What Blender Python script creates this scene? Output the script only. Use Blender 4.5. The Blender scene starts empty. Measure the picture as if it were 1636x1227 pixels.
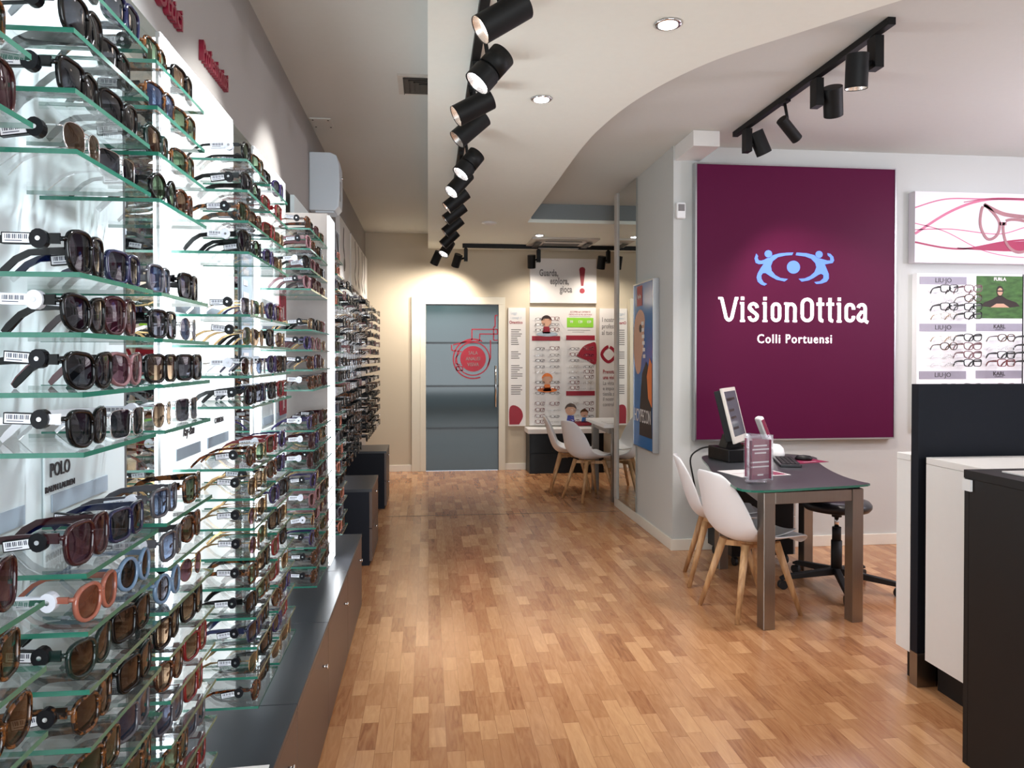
import bpy, math, random
from mathutils import Vector, Matrix, Euler
random.seed(7)
PI = math.pi
SC = bpy.context.scene
COL = SC.collection

# ------------------------------------------------------------------ camera, world, exposure, large lights
cam_d = bpy.data.cameras.new('camera')
cam = bpy.data.objects.new('camera', cam_d); COL.objects.link(cam)
cam.location = (0, 0, 1.45)
cam.rotation_euler = (math.radians(90 - 0.69), 0, -math.radians(6.37))
cam_d.sensor_fit = 'HORIZONTAL'; cam_d.sensor_width = 36
cam_d.lens = 36 * 1200 / 1636
cam_d.shift_y = -27 / 1636
cam_d.clip_start = 0.05
SC.camera = cam
SC.view_settings.view_transform = 'Standard'
SC.view_settings.look = 'None'
SC.view_settings.gamma = 1
SC.view_settings.use_curve_mapping = False
SC.view_settings.exposure = 0.52
SC.cycles.max_bounces = 10
SC.cycles.transparent_max_bounces = 40
SC.cycles.glossy_bounces = 5
SC.cycles.sample_clamp_indirect = 6
SC.cycles.caustics_reflective = False
SC.cycles.caustics_refractive = False

W = bpy.data.worlds.new('daylight'); SC.world = W; W.use_nodes = True
W.node_tree.nodes['Background'].inputs[0].default_value = (0.80, 0.88, 1.0, 1)
W.node_tree.nodes['Background'].inputs[1].default_value = 0.9

def light(name, kind, loc, energy, color=(1, 1, 1), target=None, **kw):
    d = bpy.data.lights.new(name, kind); d.energy = energy; d.color = color
    for k, v in kw.items(): setattr(d, k, v)
    o = bpy.data.objects.new(name, d); COL.objects.link(o); o.location = loc
    if target is not None:
        o.rotation_euler = (Vector(target) - Vector(loc)).to_track_quat('-Z', 'Y').to_euler()
    return o
WARM = (1.0, 0.90, 0.78); NEUT = (0.97, 0.98, 0.95); COOL = (0.84, 0.93, 1.0)
# daylight coming in through the open shop front behind the photographer
light('side_room_lamp', 'POINT', (4.9, 3.3, 2.3), 75, (0.90, 0.86, 1.0), shadow_soft_size=.3)
light('shopfront_daylight', 'AREA', (1.6, -2.7, 1.6), 150, (0.86, 0.95, 1.0), (1.6, 5, 1.5), shape='RECTANGLE', size=4.2, size_y=2.3)

# ------------------------------------------------------------------ materials
def lin(c):
    return tuple(((x / 255) / 12.92 if x / 255 <= 0.04045 else ((x / 255 + 0.055) / 1.055) ** 2.4) for x in c) + (1,)
def nodes(name):
    m = bpy.data.materials.new(name); m.use_nodes = True
    return m, m.node_tree, m.node_tree.nodes['Principled BSDF']
def mat(name, c, rough=0.5, metal=0.0, emit=None, es=0.0, noise=0.06, scale=30, spec=None, bump=0, stretch=None, coat=0, alpha=1):
    m, t, b = nodes(name)
    b.inputs['Roughness'].default_value = rough; b.inputs['Metallic'].default_value = metal
    if spec is not None: b.inputs['Specular IOR Level'].default_value = spec
    b.inputs['Coat Weight'].default_value = coat
    b.inputs['Alpha'].default_value = alpha
    tc = t.nodes.new('ShaderNodeTexCoord'); n = t.nodes.new('ShaderNodeTexNoise'); n.inputs['Scale'].default_value = scale
    n.inputs['Detail'].default_value = 3
    src = tc.outputs['Object']
    if stretch:
        mp = t.nodes.new('ShaderNodeMapping'); mp.inputs['Scale'].default_value = stretch
        t.links.new(src, mp.inputs[0]); src = mp.outputs[0]
    t.links.new(src, n.inputs['Vector'])
    r = t.nodes.new('ShaderNodeMix'); r.data_type = 'RGBA'
    base = lin(c)
    r.inputs[6].default_value = tuple(x * (1 - noise) for x in base[:3]) + (1,)
    r.inputs[7].default_value = tuple(min(1, x * (1 + noise)) for x in base[:3]) + (1,)
    t.links.new(n.outputs['Fac'], r.inputs[0]); t.links.new(r.outputs[2], b.inputs['Base Color'])
    if bump:
        bp = t.nodes.new('ShaderNodeBump'); bp.inputs['Strength'].default_value = bump; bp.inputs['Distance'].default_value = 0.002
        t.links.new(n.outputs['Fac'], bp.inputs['Height']); t.links.new(bp.outputs[0], b.inputs['Normal'])
    if emit is not None:
        b.inputs['Emission Color'].default_value = lin(emit); b.inputs['Emission Strength'].default_value = es
    return m

def thin_glass(name, tint, gloss=(1, 1, 1), rough=0.02, f0=0.04, body=None, bodyfac=0.0):
    """see-through sheet: tinted transparency plus a facing-dependent reflection"""
    m = bpy.data.materials.new(name); m.use_nodes = True; t = m.node_tree
    for n in list(t.nodes): t.nodes.remove(n)
    out = t.nodes.new('ShaderNodeOutputMaterial'); tr = t.nodes.new('ShaderNodeBsdfTransparent'); tr.inputs[0].default_value = tint + (1,)
    gl = t.nodes.new('ShaderNodeBsdfGlossy'); gl.inputs['Roughness'].default_value = rough; gl.inputs[0].default_value = gloss + (1,)
    lw = t.nodes.new('ShaderNodeLayerWeight'); lw.inputs[0].default_value = 0.35
    rm = t.nodes.new('ShaderNodeMapRange'); rm.inputs[3].default_value = f0; rm.inputs[4].default_value = 0.75
    pw = t.nodes.new('ShaderNodeMath'); pw.operation = 'POWER'; pw.inputs[1].default_value = 2.2
    t.links.new(lw.outputs['Facing'], pw.inputs[0]); t.links.new(pw.outputs[0], rm.inputs[0])
    mx = t.nodes.new('ShaderNodeMixShader'); t.links.new(rm.outputs[0], mx.inputs[0])
    base = tr.outputs[0]
    if body:
        df = t.nodes.new('ShaderNodeBsdfDiffuse'); df.inputs[0].default_value = lin(body)
        m2 = t.nodes.new('ShaderNodeMixShader'); m2.inputs[0].default_value = bodyfac
        t.links.new(tr.outputs[0], m2.inputs[1]); t.links.new(df.outputs[0], m2.inputs[2]); base = m2.outputs[0]
    t.links.new(base, mx.inputs[1]); t.links.new(gl.outputs[0], mx.inputs[2]); t.links.new(mx.outputs[0], out.inputs[0])
    return m

def tortoise(name, a, b_, rough=0.12):
    m, t, b = nodes(name); b.inputs['Roughness'].default_value = rough; b.inputs['Coat Weight'].default_value = 0.15
    tc = t.nodes.new('ShaderNodeTexCoord'); n = t.nodes.new('ShaderNodeTexNoise'); n.inputs['Scale'].default_value = 90
    r = t.nodes.new('ShaderNodeValToRGB'); r.color_ramp.elements[0].position = 0.46; r.color_ramp.elements[1].position = 0.58
    r.color_ramp.elements[0].color = lin(a); r.color_ramp.elements[1].color = lin(b_)
    t.links.new(tc.outputs['Object'], n.inputs['Vector']); t.links.new(n.outputs['Fac'], r.inputs[0]); t.links.new(r.outputs[0], b.inputs['Base Color'])
    return m

def wood(name, c1, c2, sc=(60, 60, 4), rough=0.45):
    m, t, b = nodes(name); b.inputs['Roughness'].default_value = rough
    tc = t.nodes.new('ShaderNodeTexCoord'); mp = t.nodes.new('ShaderNodeMapping'); mp.inputs['Scale'].default_value = sc
    n = t.nodes.new('ShaderNodeTexNoise'); n.inputs['Scale'].default_value = 1; n.inputs['Detail'].default_value = 5
    r = t.nodes.new('ShaderNodeValToRGB'); r.color_ramp.elements[0].color = lin(c1); r.color_ramp.elements[1].color = lin(c2)
    r.color_ramp.elements[0].position = 0.3; r.color_ramp.elements[1].position = 0.7
    t.links.new(tc.outputs['Object'], mp.inputs[0]); t.links.new(mp.outputs[0], n.inputs[0]); t.links.new(n.outputs['Fac'], r.inputs[0]); t.links.new(r.outputs[0], b.inputs['Base Color'])
    return m

def floor_mat():
    m, t, b = nodes('laminate_strip_floor')
    N = t.nodes; L = t.links
    def M(op, a=None, b_=None, c=None):
        n = N.new('ShaderNodeMath'); n.operation = op
        for i, v in enumerate((a, b_, c)):
            if v is None: continue
            if isinstance(v, (int, float)): n.inputs[i].default_value = v
            else: L.new(v, n.inputs[i])
        return n.outputs[0]
    tc = N.new('ShaderNodeTexCoord'); sp = N.new('ShaderNodeSeparateXYZ'); L.new(tc.outputs['Object'], sp.inputs[0])
    xs = M('DIVIDE', sp.outputs[0], 0.066); idx = M('FLOOR', xs)
    w1 = N.new('ShaderNodeTexWhiteNoise'); w1.noise_dimensions = '1D'; L.new(idx, w1.inputs['W'])
    uu = M('ADD', M('DIVIDE', sp.outputs[1], 0.36), M('MULTIPLY', w1.outputs['Value'], 9.0))
    pc = M('FLOOR', uu)
    def wn(a, b_):
        cb = N.new('ShaderNodeCombineXYZ'); L.new(a, cb.inputs[0]); L.new(b_, cb.inputs[1])
        w = N.new('ShaderNodeTexWhiteNoise'); w.noise_dimensions = '2D'; L.new(cb.outputs[0], w.inputs['Vector']); return w.outputs['Value']
    split = M('GREATER_THAN', wn(idx, pc), 0.62)
    pc2 = M('ADD', pc, M('MULTIPLY', split, M('MULTIPLY', M('GREATER_THAN', M('FRACT', uu), 0.42), 0.37)))
    val = wn(idx, pc2)
    cb = N.new('ShaderNodeCombineXYZ'); L.new(M('MULTIPLY', sp.outputs[0], 38), cb.inputs[0]); L.new(M('MULTIPLY', sp.outputs[1], 5), cb.inputs[1]); L.new(M('MULTIPLY', val, 50), cb.inputs[2])
    g = N.new('ShaderNodeTexNoise'); g.inputs['Scale'].default_value = 1; g.inputs['Detail'].default_value = 6; g.inputs['Distortion'].default_value = 1.6; L.new(cb.outputs[0], g.inputs[0])
    r = N.new('ShaderNodeValToRGB'); e = r.color_ramp.elements
    e[0].position = 0.0; e[0].color = lin((138, 88, 56)); e[1].position = 1.0; e[1].color = lin((214, 166, 120))
    k = e.new(0.22); k.color = lin((168, 116, 78)); k = e.new(0.6); k.color = lin((192, 142, 100))
    fac = M('ADD', M('MULTIPLY', val, 0.62), M('MULTIPLY', M('SUBTRACT', g.outputs['Fac'], 0.3), 0.75))
    L.new(fac, r.inputs[0])
    fx = M('FRACT', xs); fu = M('FRACT', uu)
    seam = M('MAXIMUM', M('LESS_THAN', fx, 0.02), M('LESS_THAN', fu, 0.006))
    mx = N.new('ShaderNodeMix'); mx.data_type = 'RGBA'; mx.inputs[7].default_value = lin((120, 76, 50))
    L.new(M('MULTIPLY', seam, 0.7), mx.inputs[0]); L.new(r.outputs[0], mx.inputs[6]); L.new(mx.outputs[2], b.inputs['Base Color'])
    L.new(M('ADD', M('MULTIPLY', g.outputs['Fac'], 0.10), 0.15), b.inputs['Roughness'])
    b.inputs['Specular IOR Level'].default_value = 0.55
    return m

M = {}
M['floor'] = floor_mat()
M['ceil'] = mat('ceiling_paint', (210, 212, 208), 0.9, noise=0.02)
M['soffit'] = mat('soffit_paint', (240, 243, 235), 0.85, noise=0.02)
M['greyblue'] = mat('grey_blue_paint', (128, 134, 136), 0.8, noise=0.02)  # shade of the ceiling recess end, put into a base colour
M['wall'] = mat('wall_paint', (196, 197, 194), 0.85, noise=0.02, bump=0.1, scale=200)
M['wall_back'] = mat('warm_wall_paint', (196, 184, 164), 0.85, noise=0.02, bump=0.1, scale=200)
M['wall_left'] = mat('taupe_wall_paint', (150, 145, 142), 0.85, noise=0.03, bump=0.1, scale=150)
M['base'] = mat('baseboard_white', (226, 220, 208), 0.45, noise=0.02)
M['trim'] = mat('door_trim', (214, 208, 192), 0.5, noise=0.02)
M['white'] = mat('white_laminate', (232, 230, 228), 0.35, noise=0.015)
M['plastic'] = mat('white_plastic', (236, 236, 236), 0.35, noise=0.015)
M['acw'] = mat('aircon_plastic', (205, 214, 222), 0.35, noise=0.015)
M['black'] = mat('black_lacquer', (10, 10, 12), 0.4, spec=0.3, noise=0.1)
M['lamp_black'] = mat('matt_black_lamp', (8, 8, 9), 0.55, noise=0.1, spec=0.3)
M['dark'] = mat('dark_wood_laminate', (27, 23, 22), 0.5, spec=0.25, noise=0.12, scale=6, stretch=(4, 4, 60))
M['navy'] = mat('dark_navy_laminate', (19, 22, 31), 0.6, spec=0.2, noise=0.08)
M['cabtop'] = mat('grey_laminate_top', (50, 52, 57), 0.30, noise=0.12, scale=5)
M['cabfront'] = mat('taupe_brown_front', (86, 68, 60), 0.4, noise=0.06, scale=8)
M['kick'] = mat('black_kick', (12, 12, 14), 0.6)
M['steel'] = mat('brushed_steel', (150, 142, 134), 0.33, 1.0, noise=0.12, scale=3, stretch=(120, 120, 3))
M['alu'] = mat('aluminium', (190, 190, 192), 0.3, 1.0, noise=0.05)
M['chrome'] = mat('chrome', (225, 225, 228), 0.08, 1.0, noise=0.02)
M['gold'] = mat('gold_metal', (172, 142, 100), 0.2, 1.0, noise=0.03)
M['mirror'] = mat('mirror_silver', (215, 218, 215), 0.01, 1.0, noise=0.0)
M['wine'] = mat('wine_backlit_panel', (70, 10, 42), 0.5, noise=0.05, scale=3, spec=0.12, emit=(96, 18, 66), es=0.16)
M['winepaper'] = mat('wine_print', (128, 32, 66), 0.4)
M['red'] = mat('red_print', (150, 28, 48), 0.5)
M['letter_on'] = mat('lit_white_letter', (255, 255, 255), 0.4, emit=(255, 252, 250), es=1.1)
M['logo_on'] = mat('lit_blue_logo', (70, 100, 200), 0.6, emit=(120, 155, 255), es=0.55, spec=0.1)
M['fascia_letter'] = mat('magenta_letter', (120, 18, 42), 0.3)
M['lens_on'] = mat('lamp_glow', (255, 255, 255), 0.4, emit=(245, 248, 255), es=14)
M['lens_warm'] = mat('lamp_glow_warm', (255, 255, 255), 0.4, emit=(255, 232, 214), es=7)
M['lens_in'] = mat('lamp_reflector', (215, 210, 205), 0.25, 0.8)
M['lightbox'] = mat('lightbox_face', (250, 252, 255), 0.4, emit=(240, 248, 255), es=2.6)
M['led'] = mat('led_strip', (250, 252, 255), 0.4, emit=(235, 245, 255), es=5.0)
M['backpanel'] = mat('display_back_white', (226, 236, 238), 0.35, noise=0.02)
M['backlit'] = mat('display_back_lit', (240, 244, 244), 0.35, noise=0.02, emit=(246, 252, 255), es=0.55)
M['greyface'] = mat('grey_panel', (160, 152, 148), 0.4)
M['slotgrey'] = mat('grey_blue_slot', (170, 184, 198), 0.5)  # for prints and for the shadow bars drawn on the label plates
M['print_txt'] = mat('dark_print', (60, 54, 56), 0.6)
M['grey_txt'] = mat('grey_print', (128, 124, 124), 0.6)
M['paper'] = mat('white_print_board', (226, 222, 220), 0.45, noise=0.01)
M['band'] = mat('lilac_grey_band', (158, 152, 166), 0.5)
M['board_lit'] = mat('lit_board', (238, 236, 238), 0.4, noise=0.01, emit=(240, 238, 255), es=0.05)
M['doorglass'] = mat('frosted_door_glass', (38, 54, 59), 0.07, noise=0.05, scale=2, spec=0.4)
M['linedark'] = mat('dark_glass_line', (14, 20, 24), 0.3)
M['glass'] = thin_glass('shelf_glass', (0.978, 0.988, 0.985), f0=0.05, body=(215, 230, 228), bodyfac=0.025)
M['edge'] = mat('green_glass_edge', (40, 108, 90), 0.12, noise=0.15, scale=12, spec=0.8)
M['acrylic'] = thin_glass('clear_acrylic', (0.97, 0.97, 0.985), f0=0.06, body=(240, 240, 250), bodyfac=0.06)
M['clearlens'] = thin_glass('clear_lens', (0.97, 0.97, 0.97), f0=0.04)
M['tableglass'] = mat('dark_frosted_table_glass', (58, 60, 64), 0.28, noise=0.06, scale=60, spec=0.6)
M['shell'] = mat('white_chair_shell', (228, 226, 228), 0.38, noise=0.01)
M['beech'] = wood('beech_legs', (160, 116, 76), (205, 162, 116))
M['leather'] = mat('black_leatherette', (24, 22, 27), 0.32, noise=0.1)
M['screen'] = mat('monitor_screen', (78, 82, 88), 0.2, emit=(70, 74, 82), es=0.25)
M['tagblack'] = mat('black_tag', (11, 12, 18), 0.35, spec=0.3)
M['tagwhite'] = mat('white_tag', (226, 230, 242), 0.3)
M['green'] = mat('lime_print', (140, 205, 60), 0.5)
M['grass'] = mat('hedge_photo', (62, 100, 46), 0.6, noise=0.95, scale=14, stretch=(1, 1, 3))
M['skin'] = mat('skin_print', (205, 160, 135), 0.6)
M['hair'] = mat('hair_print', (44, 30, 26), 0.6)
M['orange'] = mat('orange_print', (225, 120, 50), 0.5)
M['bluep'] = mat('blue_print', (60, 75, 160), 0.5)
M['sky'] = mat('sky_print', (52, 112, 176), 0.15, noise=0.35, scale=1.4)
M['pink'] = mat('pink_swirl_print', (200, 110, 140), 0.5)
M['pinkd'] = mat('rose_swirl_print', (160, 48, 84), 0.5)
M['palepink'] = mat('pale_pink_board', (232, 224, 232), 0.4, noise=0.05, scale=2)
M['mauve'] = mat('mauve_frame_print', (160, 112, 118), 0.5, noise=0.3, scale=12)
M['vent'] = mat('vent_metal', (196, 190, 182), 0.5)
M['ventdark'] = mat('vent_dark', (60, 56, 52), 0.6)
M['cardw'] = mat('white_tag_label', (236, 238, 244), 0.5)
M['stripe'] = mat('barcode_ink', (40, 44, 70), 0.6)
# sunglasses frames and lenses
FR = {
 'black': mat('frame_black', (5, 5, 6), 0.12, noise=0.1, spec=0.35),
 'tortoise': tortoise('frame_tortoise', (20, 9, 5), (104, 62, 28)),
 'brown tortoise': tortoise('frame_brown_tortoise', (36, 14, 6), (96, 48, 20)),
 'burgundy': mat('frame_burgundy', (44, 6, 13), 0.1, coat=0.15),
 'navy': mat('frame_navy', (9, 17, 54), 0.1, coat=0.15),
 'coral': mat('frame_coral', (150, 88, 72), 0.12, coat=0.15),
 'dark green': mat('frame_green', (9, 32, 28), 0.12, coat=0.15),
 'smoky grey': mat('frame_smoke', (72, 71, 77), 0.12, coat=0.15),
 'pale blue': mat('frame_pale_blue', (100, 126, 154), 0.12, coat=0.15),
 'white': mat('frame_white', (228, 228, 234), 0.15, coat=0.15),
 'pink': mat('frame_pink', (120, 84, 88), 0.12, coat=0.15),
 'purple': mat('frame_purple', (40, 31, 74), 0.12, coat=0.15),
 'gold': M['gold'], 'silver': M['chrome'],
 'red': mat('frame_red', (104, 15, 20), 0.12, coat=0.15),
}
def lens(name, c, tr=(0.25, 0.25, 0.25)):
    m, t, b = nodes(name); b.inputs['Base Color'].default_value = lin(c); b.inputs['Roughness'].default_value = 0.04
    b.inputs['Specular IOR Level'].default_value = 0.3
    tb = t.nodes.new('ShaderNodeBsdfTransparent'); tb.inputs[0].default_value = tuple(min(1, x) for x in tr) + (1,)
    mx = t.nodes.new('ShaderNodeMixShader')
    tc = t.nodes.new('ShaderNodeTexCoord'); sp = t.nodes.new('ShaderNodeSeparateXYZ'); mr = t.nodes.new('ShaderNodeMapRange')
    t.links.new(tc.outputs['Generated'], sp.inputs[0]); t.links.new(sp.outputs[2], mr.inputs[0])
    mr.inputs[3].default_value = 0.26; mr.inputs[4].default_value = 0.03          # gradient tint: clearer at the lower rim
    t.links.new(mr.outputs[0], mx.inputs[0]); t.links.new(b.outputs[0], mx.inputs[1]); t.links.new(tb.outputs[0], mx.inputs[2])
    t.links.new(mx.outputs[0], t.nodes['Material Output'].inputs[0])
    return m
LN = {
 'dark grey': lens('lens_grey', (6, 6, 8), (0.26, 0.26, 0.3)),
 'brown': lens('lens_brown', (32, 18, 10), (0.6, 0.4, 0.25)),
 'green': lens('lens_green', (15, 24, 13), (0.35, 0.5, 0.3)),
 'blue': lens('lens_blue', (20, 28, 46), (0.22, 0.28, 0.4)),
 'burgundy': lens('lens_burgundy', (34, 11, 18), (0.6, 0.3, 0.38)),
 'pale': lens('lens_pale', (70, 76, 82), (0.8, 0.85, 0.9)),
 'orange brown': lens('lens_orange', (84, 42, 26), (0.8, 0.45, 0.3)),
}

# ------------------------------------------------------------------ mesh helpers
class MB:
    def __init__(s): s.v = []; s.f = []; s.m = []; s.sm = []
    def face(s, idx, mi=0, sm=False): s.f.append(tuple(idx)); s.m.append(mi); s.sm.append(sm)
    def add(s, vs, fs, mi=0, sm=False):
        o = len(s.v); s.v += [tuple(v) for v in vs]
        for f in fs: s.face([i + o for i in f], mi, sm)
        return s
    def box(s, x0, x1, y0, y1, z0, z1, mi=0, mat=None):
        vs = [(x0, y0, z0), (x1, y0, z0), (x1, y1, z0), (x0, y1, z0), (x0, y0, z1), (x1, y0, z1), (x1, y1, z1), (x0, y1, z1)]
        if mat is not None: vs = [tuple(mat @ Vector(v)) for v in vs]
        return s.add(vs, [(0, 3, 2, 1), (4, 5, 6, 7), (0, 1, 5, 4), (1, 2, 6, 5), (2, 3, 7, 6), (3, 0, 4, 7)], mi)
    def cyl(s, p, q, r, n=16, mi=0, r2=None, cap=True, sm=True):
        p = Vector(p); q = Vector(q); r2 = r if r2 is None else r2; d = (q - p).normalized()
        a = d.orthogonal().normalized(); b = d.cross(a); o = len(s.v)
        for c, rr in ((p, r), (q, r2)):
            for i in range(n):
                t = 2 * PI * i / n; s.v.append(tuple(c + a * (rr * math.cos(t)) + b * (rr * math.sin(t))))
        for i in range(n): j = (i + 1) % n; s.face((o + i, o + j, o + n + j, o + n + i), mi, sm)
        if cap: s.face([o + i for i in range(n)][::-1], mi); s.face([o + n + i for i in range(n)], mi)
        return s
    def tube(s, pts, r, n=8, mi=0, flat=None):
        pts = [Vector(p) for p in pts]; o = len(s.v); k = len(pts); up = None
        for i, p in enumerate(pts):
            d = (pts[min(i + 1, k - 1)] - pts[max(i - 1, 0)]).normalized()
            if up is None: up = d.orthogonal().normalized()
            a = (up - d * up.dot(d)).normalized(); up = a; b = d.cross(a)
            rr = r[i] if isinstance(r, (list, tuple)) else r
            for j in range(n):
                t = 2 * PI * j / n; s.v.append(tuple(p + a * rr * math.cos(t) + b * rr * math.sin(t)))
        for i in range(k - 1):
            for j in range(n):
                j2 = (j + 1) % n; s.face((o + i * n + j, o + i * n + j2, o + (i + 1) * n + j2, o + (i + 1) * n + j), mi, True)
        s.face([o + j for j in range(n)][::-1], mi); s.face([o + (k - 1) * n + j for j in range(n)], mi)
        return s
    def lathe(s, prof, c=(0, 0, 0), n=32, mi=0):
        o = len(s.v); k = len(prof)
        for r, z in prof:
            for j in range(n):
                t = 2 * PI * j / n; s.v.append((c[0] + r * math.cos(t), c[1] + r * math.sin(t), c[2] + z))
        for i in range(k - 1):
            for j in range(n):
                j2 = (j + 1) % n; s.face((o + i * n + j, o + i * n + j2, o + (i + 1) * n + j2, o + (i + 1) * n + j), mi, True)
        s.face([o + j for j in range(n)][::-1], mi); s.face([o + (k - 1) * n + j for j in range(n)], mi)
        return s
    def prism(s, pts, t0, t1, fn=lambda a, b, t: (a, b, t), mi=0, side=None):
        n = len(pts); o = len(s.v)
        for t in (t0, t1):
            for a, b in pts: s.v.append(tuple(fn(a, b, t)))
        s.face([o + i for i in range(n)][::-1], mi); s.face([o + n + i for i in range(n)], mi)
        for i in range(n): j = (i + 1) % n; s.face((o + i, o + j, o + n + j, o + n + i), mi if side is None else side)
        return s
    def build(s, name, mats, parent=None, loc=None, rot=None, bevel=0, sub=0, solid=0, seg=2):
        me = bpy.data.meshes.new(name); me.from_pydata(s.v, [], s.f)
        for m in (mats if isinstance(mats, (list, tuple)) else [mats]): me.materials.append(m)
        for p, mi, sm in zip(me.polygons, s.m, s.sm): p.material_index = mi; p.use_smooth = sm
        me.update()
        o = bpy.data.objects.new(name, me); COL.objects.link(o)
        if parent is not None: o.parent = parent
        if loc: o.location = loc
        if rot: o.rotation_euler = rot
        if solid:
            k = o.modifiers.new('solid', 'SOLIDIFY'); k.thickness = solid; k.offset = 0
        if bevel:
            k = o.modifiers.new('bevel', 'BEVEL'); k.width = bevel; k.segments = seg; k.limit_method = 'ANGLE'; k.angle_limit = 0.7
        if sub:
            k = o.modifiers.new('sub', 'SUBSURF'); k.levels = sub; k.render_levels = sub
        return o

def thing(name, label, cat, loc=(0, 0, 0), rz=0, group=None):
    o = bpy.data.objects.new(name, None); COL.objects.link(o); o.location = loc; o.rotation_euler = (0, 0, rz)
    o.empty_display_size = 0.05
    return tag(o, label, cat, group)
def tag(o, label, cat, group=None):
    o['label'] = label; o['category'] = cat
    if group: o['group'] = group
    return o
def struct(o, label=None):
    o['kind'] = 'structure'
    if label: o['label'] = label
    return o
def dup(root, loc=None, rot=None, label=None, group=None):
    r = root.copy(); COL.objects.link(r)
    if loc is not None: r.location = loc
    if rot is not None: r.rotation_euler = rot
    if label: r['label'] = label
    if group: r['group'] = group
    for ch in list(root.children):
        c = ch.copy(); COL.objects.link(c); c.parent = r
        for g in list(ch.children):
            d = g.copy(); COL.objects.link(d); d.parent = c
    return r

def text(s, size, m, parent, loc, face='-Y', sx=1.0, ext=0.001, bold=0.0, align='CENTER', name='lettering', shear=0, space=1.0):
    cu = bpy.data.curves.new(name, 'FONT'); cu.body = s; cu.size = size; cu.extrude = ext; cu.offset = bold
    cu.align_x = align; cu.align_y = 'CENTER'; cu.shear = shear; cu.space_character = space; cu.resolution_u = 3
    tmp = bpy.data.objects.new('tmp', cu); COL.objects.link(tmp)
    dg = bpy.context.evaluated_depsgraph_get()
    me = bpy.data.meshes.new_from_object(tmp.evaluated_get(dg)); me.name = name
    bpy.data.objects.remove(tmp)
    me.materials.clear(); me.materials.append(m)
    R = {'-Y': Euler((PI / 2, 0, 0)), '+X': Euler((PI / 2, 0, PI / 2)), '-X': Euler((PI / 2, 0, -PI / 2)), '+Z': Euler((0, 0, 0))}[face] if isinstance(face, str) else face
    me.transform(R.to_matrix().to_4x4() @ Matrix.Diagonal((sx, 1, 1, 1)))
    o = bpy.data.objects.new(name, me); COL.objects.link(o); o.location = loc
    if parent is not None: o.parent = parent
    return o

def catmull(pts, n=6, closed=False):
    out = []; k = len(pts)
    rng = range(k) if closed else range(k - 1)
    for i in rng:
        g = lambda j: Vector(pts[j % k]) if closed else Vector(pts[max(0, min(k - 1, j))])
        p0, p1, p2, p3 = g(i - 1), g(i), g(i + 1), g(i + 2)
        for q in range(n):
            t = q / n
            out.append(tuple(0.5 * ((2 * p1) + (p2 - p0) * t + (2 * p0 - 5 * p1 + 4 * p2 - p3) * t * t + (3 * p1 - p0 - 3 * p2 + p3) * t ** 3)))
    if not closed: out.append(tuple(pts[-1]))
    return out
def ribbon(mb, pts, w, fn, t0, t1, mi=0, joints=True):
    """flat stroke of width w along 2D points, extruded between t0 and t1 through fn"""
    P = [Vector(p) for p in pts]; n = len(P)
    L_, R_ = [], []
    for i in range(n):
        d = (P[min(n - 1, i + 1)] - P[max(0, i - 1)]).normalized(); nn = Vector((-d.y, d.x))
        ww = (w[i] if isinstance(w, (list, tuple)) else w) / 2
        L_.append(P[i] + nn * ww); R_.append(P[i] - nn * ww)
    mb.prism([tuple(p) for p in L_] + [tuple(p) for p in R_[::-1]], t0, t1, fn, mi)
def disc(cx, cy, r, n=28, ry=None): return [(cx + r * math.cos(2 * PI * i / n), cy + (ry or r) * math.sin(2 * PI * i / n)) for i in range(n)]
def rect(x0, x1, z0, z1): return [(x0, z0), (x1, z0), (x1, z1), (x0, z1)]

# ------------------------------------------------------------------ the room
CZ = 3.04
BACK = 9.68; LX = -0.79; PANELY = 5.48; PIERX = 1.83; PIERY = 7.2; FRONT = -3.0; RX = 5.6; FARX = 4.2
struct(MB().box(LX - .1, RX, FRONT, BACK, -0.1, 0).build('floor', M['floor']))
struct(MB().box(LX - .1, RX, FRONT, BACK, CZ, CZ + .1).build('ceiling', M['ceil']))
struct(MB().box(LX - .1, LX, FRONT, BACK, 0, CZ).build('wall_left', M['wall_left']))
struct(MB().box(LX - .1, -0.125, BACK, BACK + .1, 0, CZ).box(0.975, FARX, BACK, BACK + .1, 0, CZ).box(-0.125, 0.975, BACK, BACK + .1, 2.24, CZ).build('wall_back', M['wall_back']))
struct(MB().box(PIERX, RX, PANELY, PANELY + .1, 0, CZ).box(PIERX, PIERX + .12, PANELY + .1, PIERY, 0, CZ).box(PIERX + .12, FARX, PIERY - .1, PIERY, 0, CZ).build('wall_right', M['wall']))
struct(MB().box(FARX, FARX + .1, PIERY, BACK, 0, CZ).build('wall_far_right', M['wall_back']))
struct(MB().box(RX, RX + .1, FRONT, PANELY, 0, CZ).build('wall_side', M['wall']))
struct(MB().box(LX - .1, RX, FRONT - .1, FRONT, 2.6, CZ).box(LX - .1, LX + .35, FRONT - .1, FRONT, 0, 2.6).box(3.6, RX, FRONT - .1, FRONT, 0, 2.6).build('wall_front', M['wall']))
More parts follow.
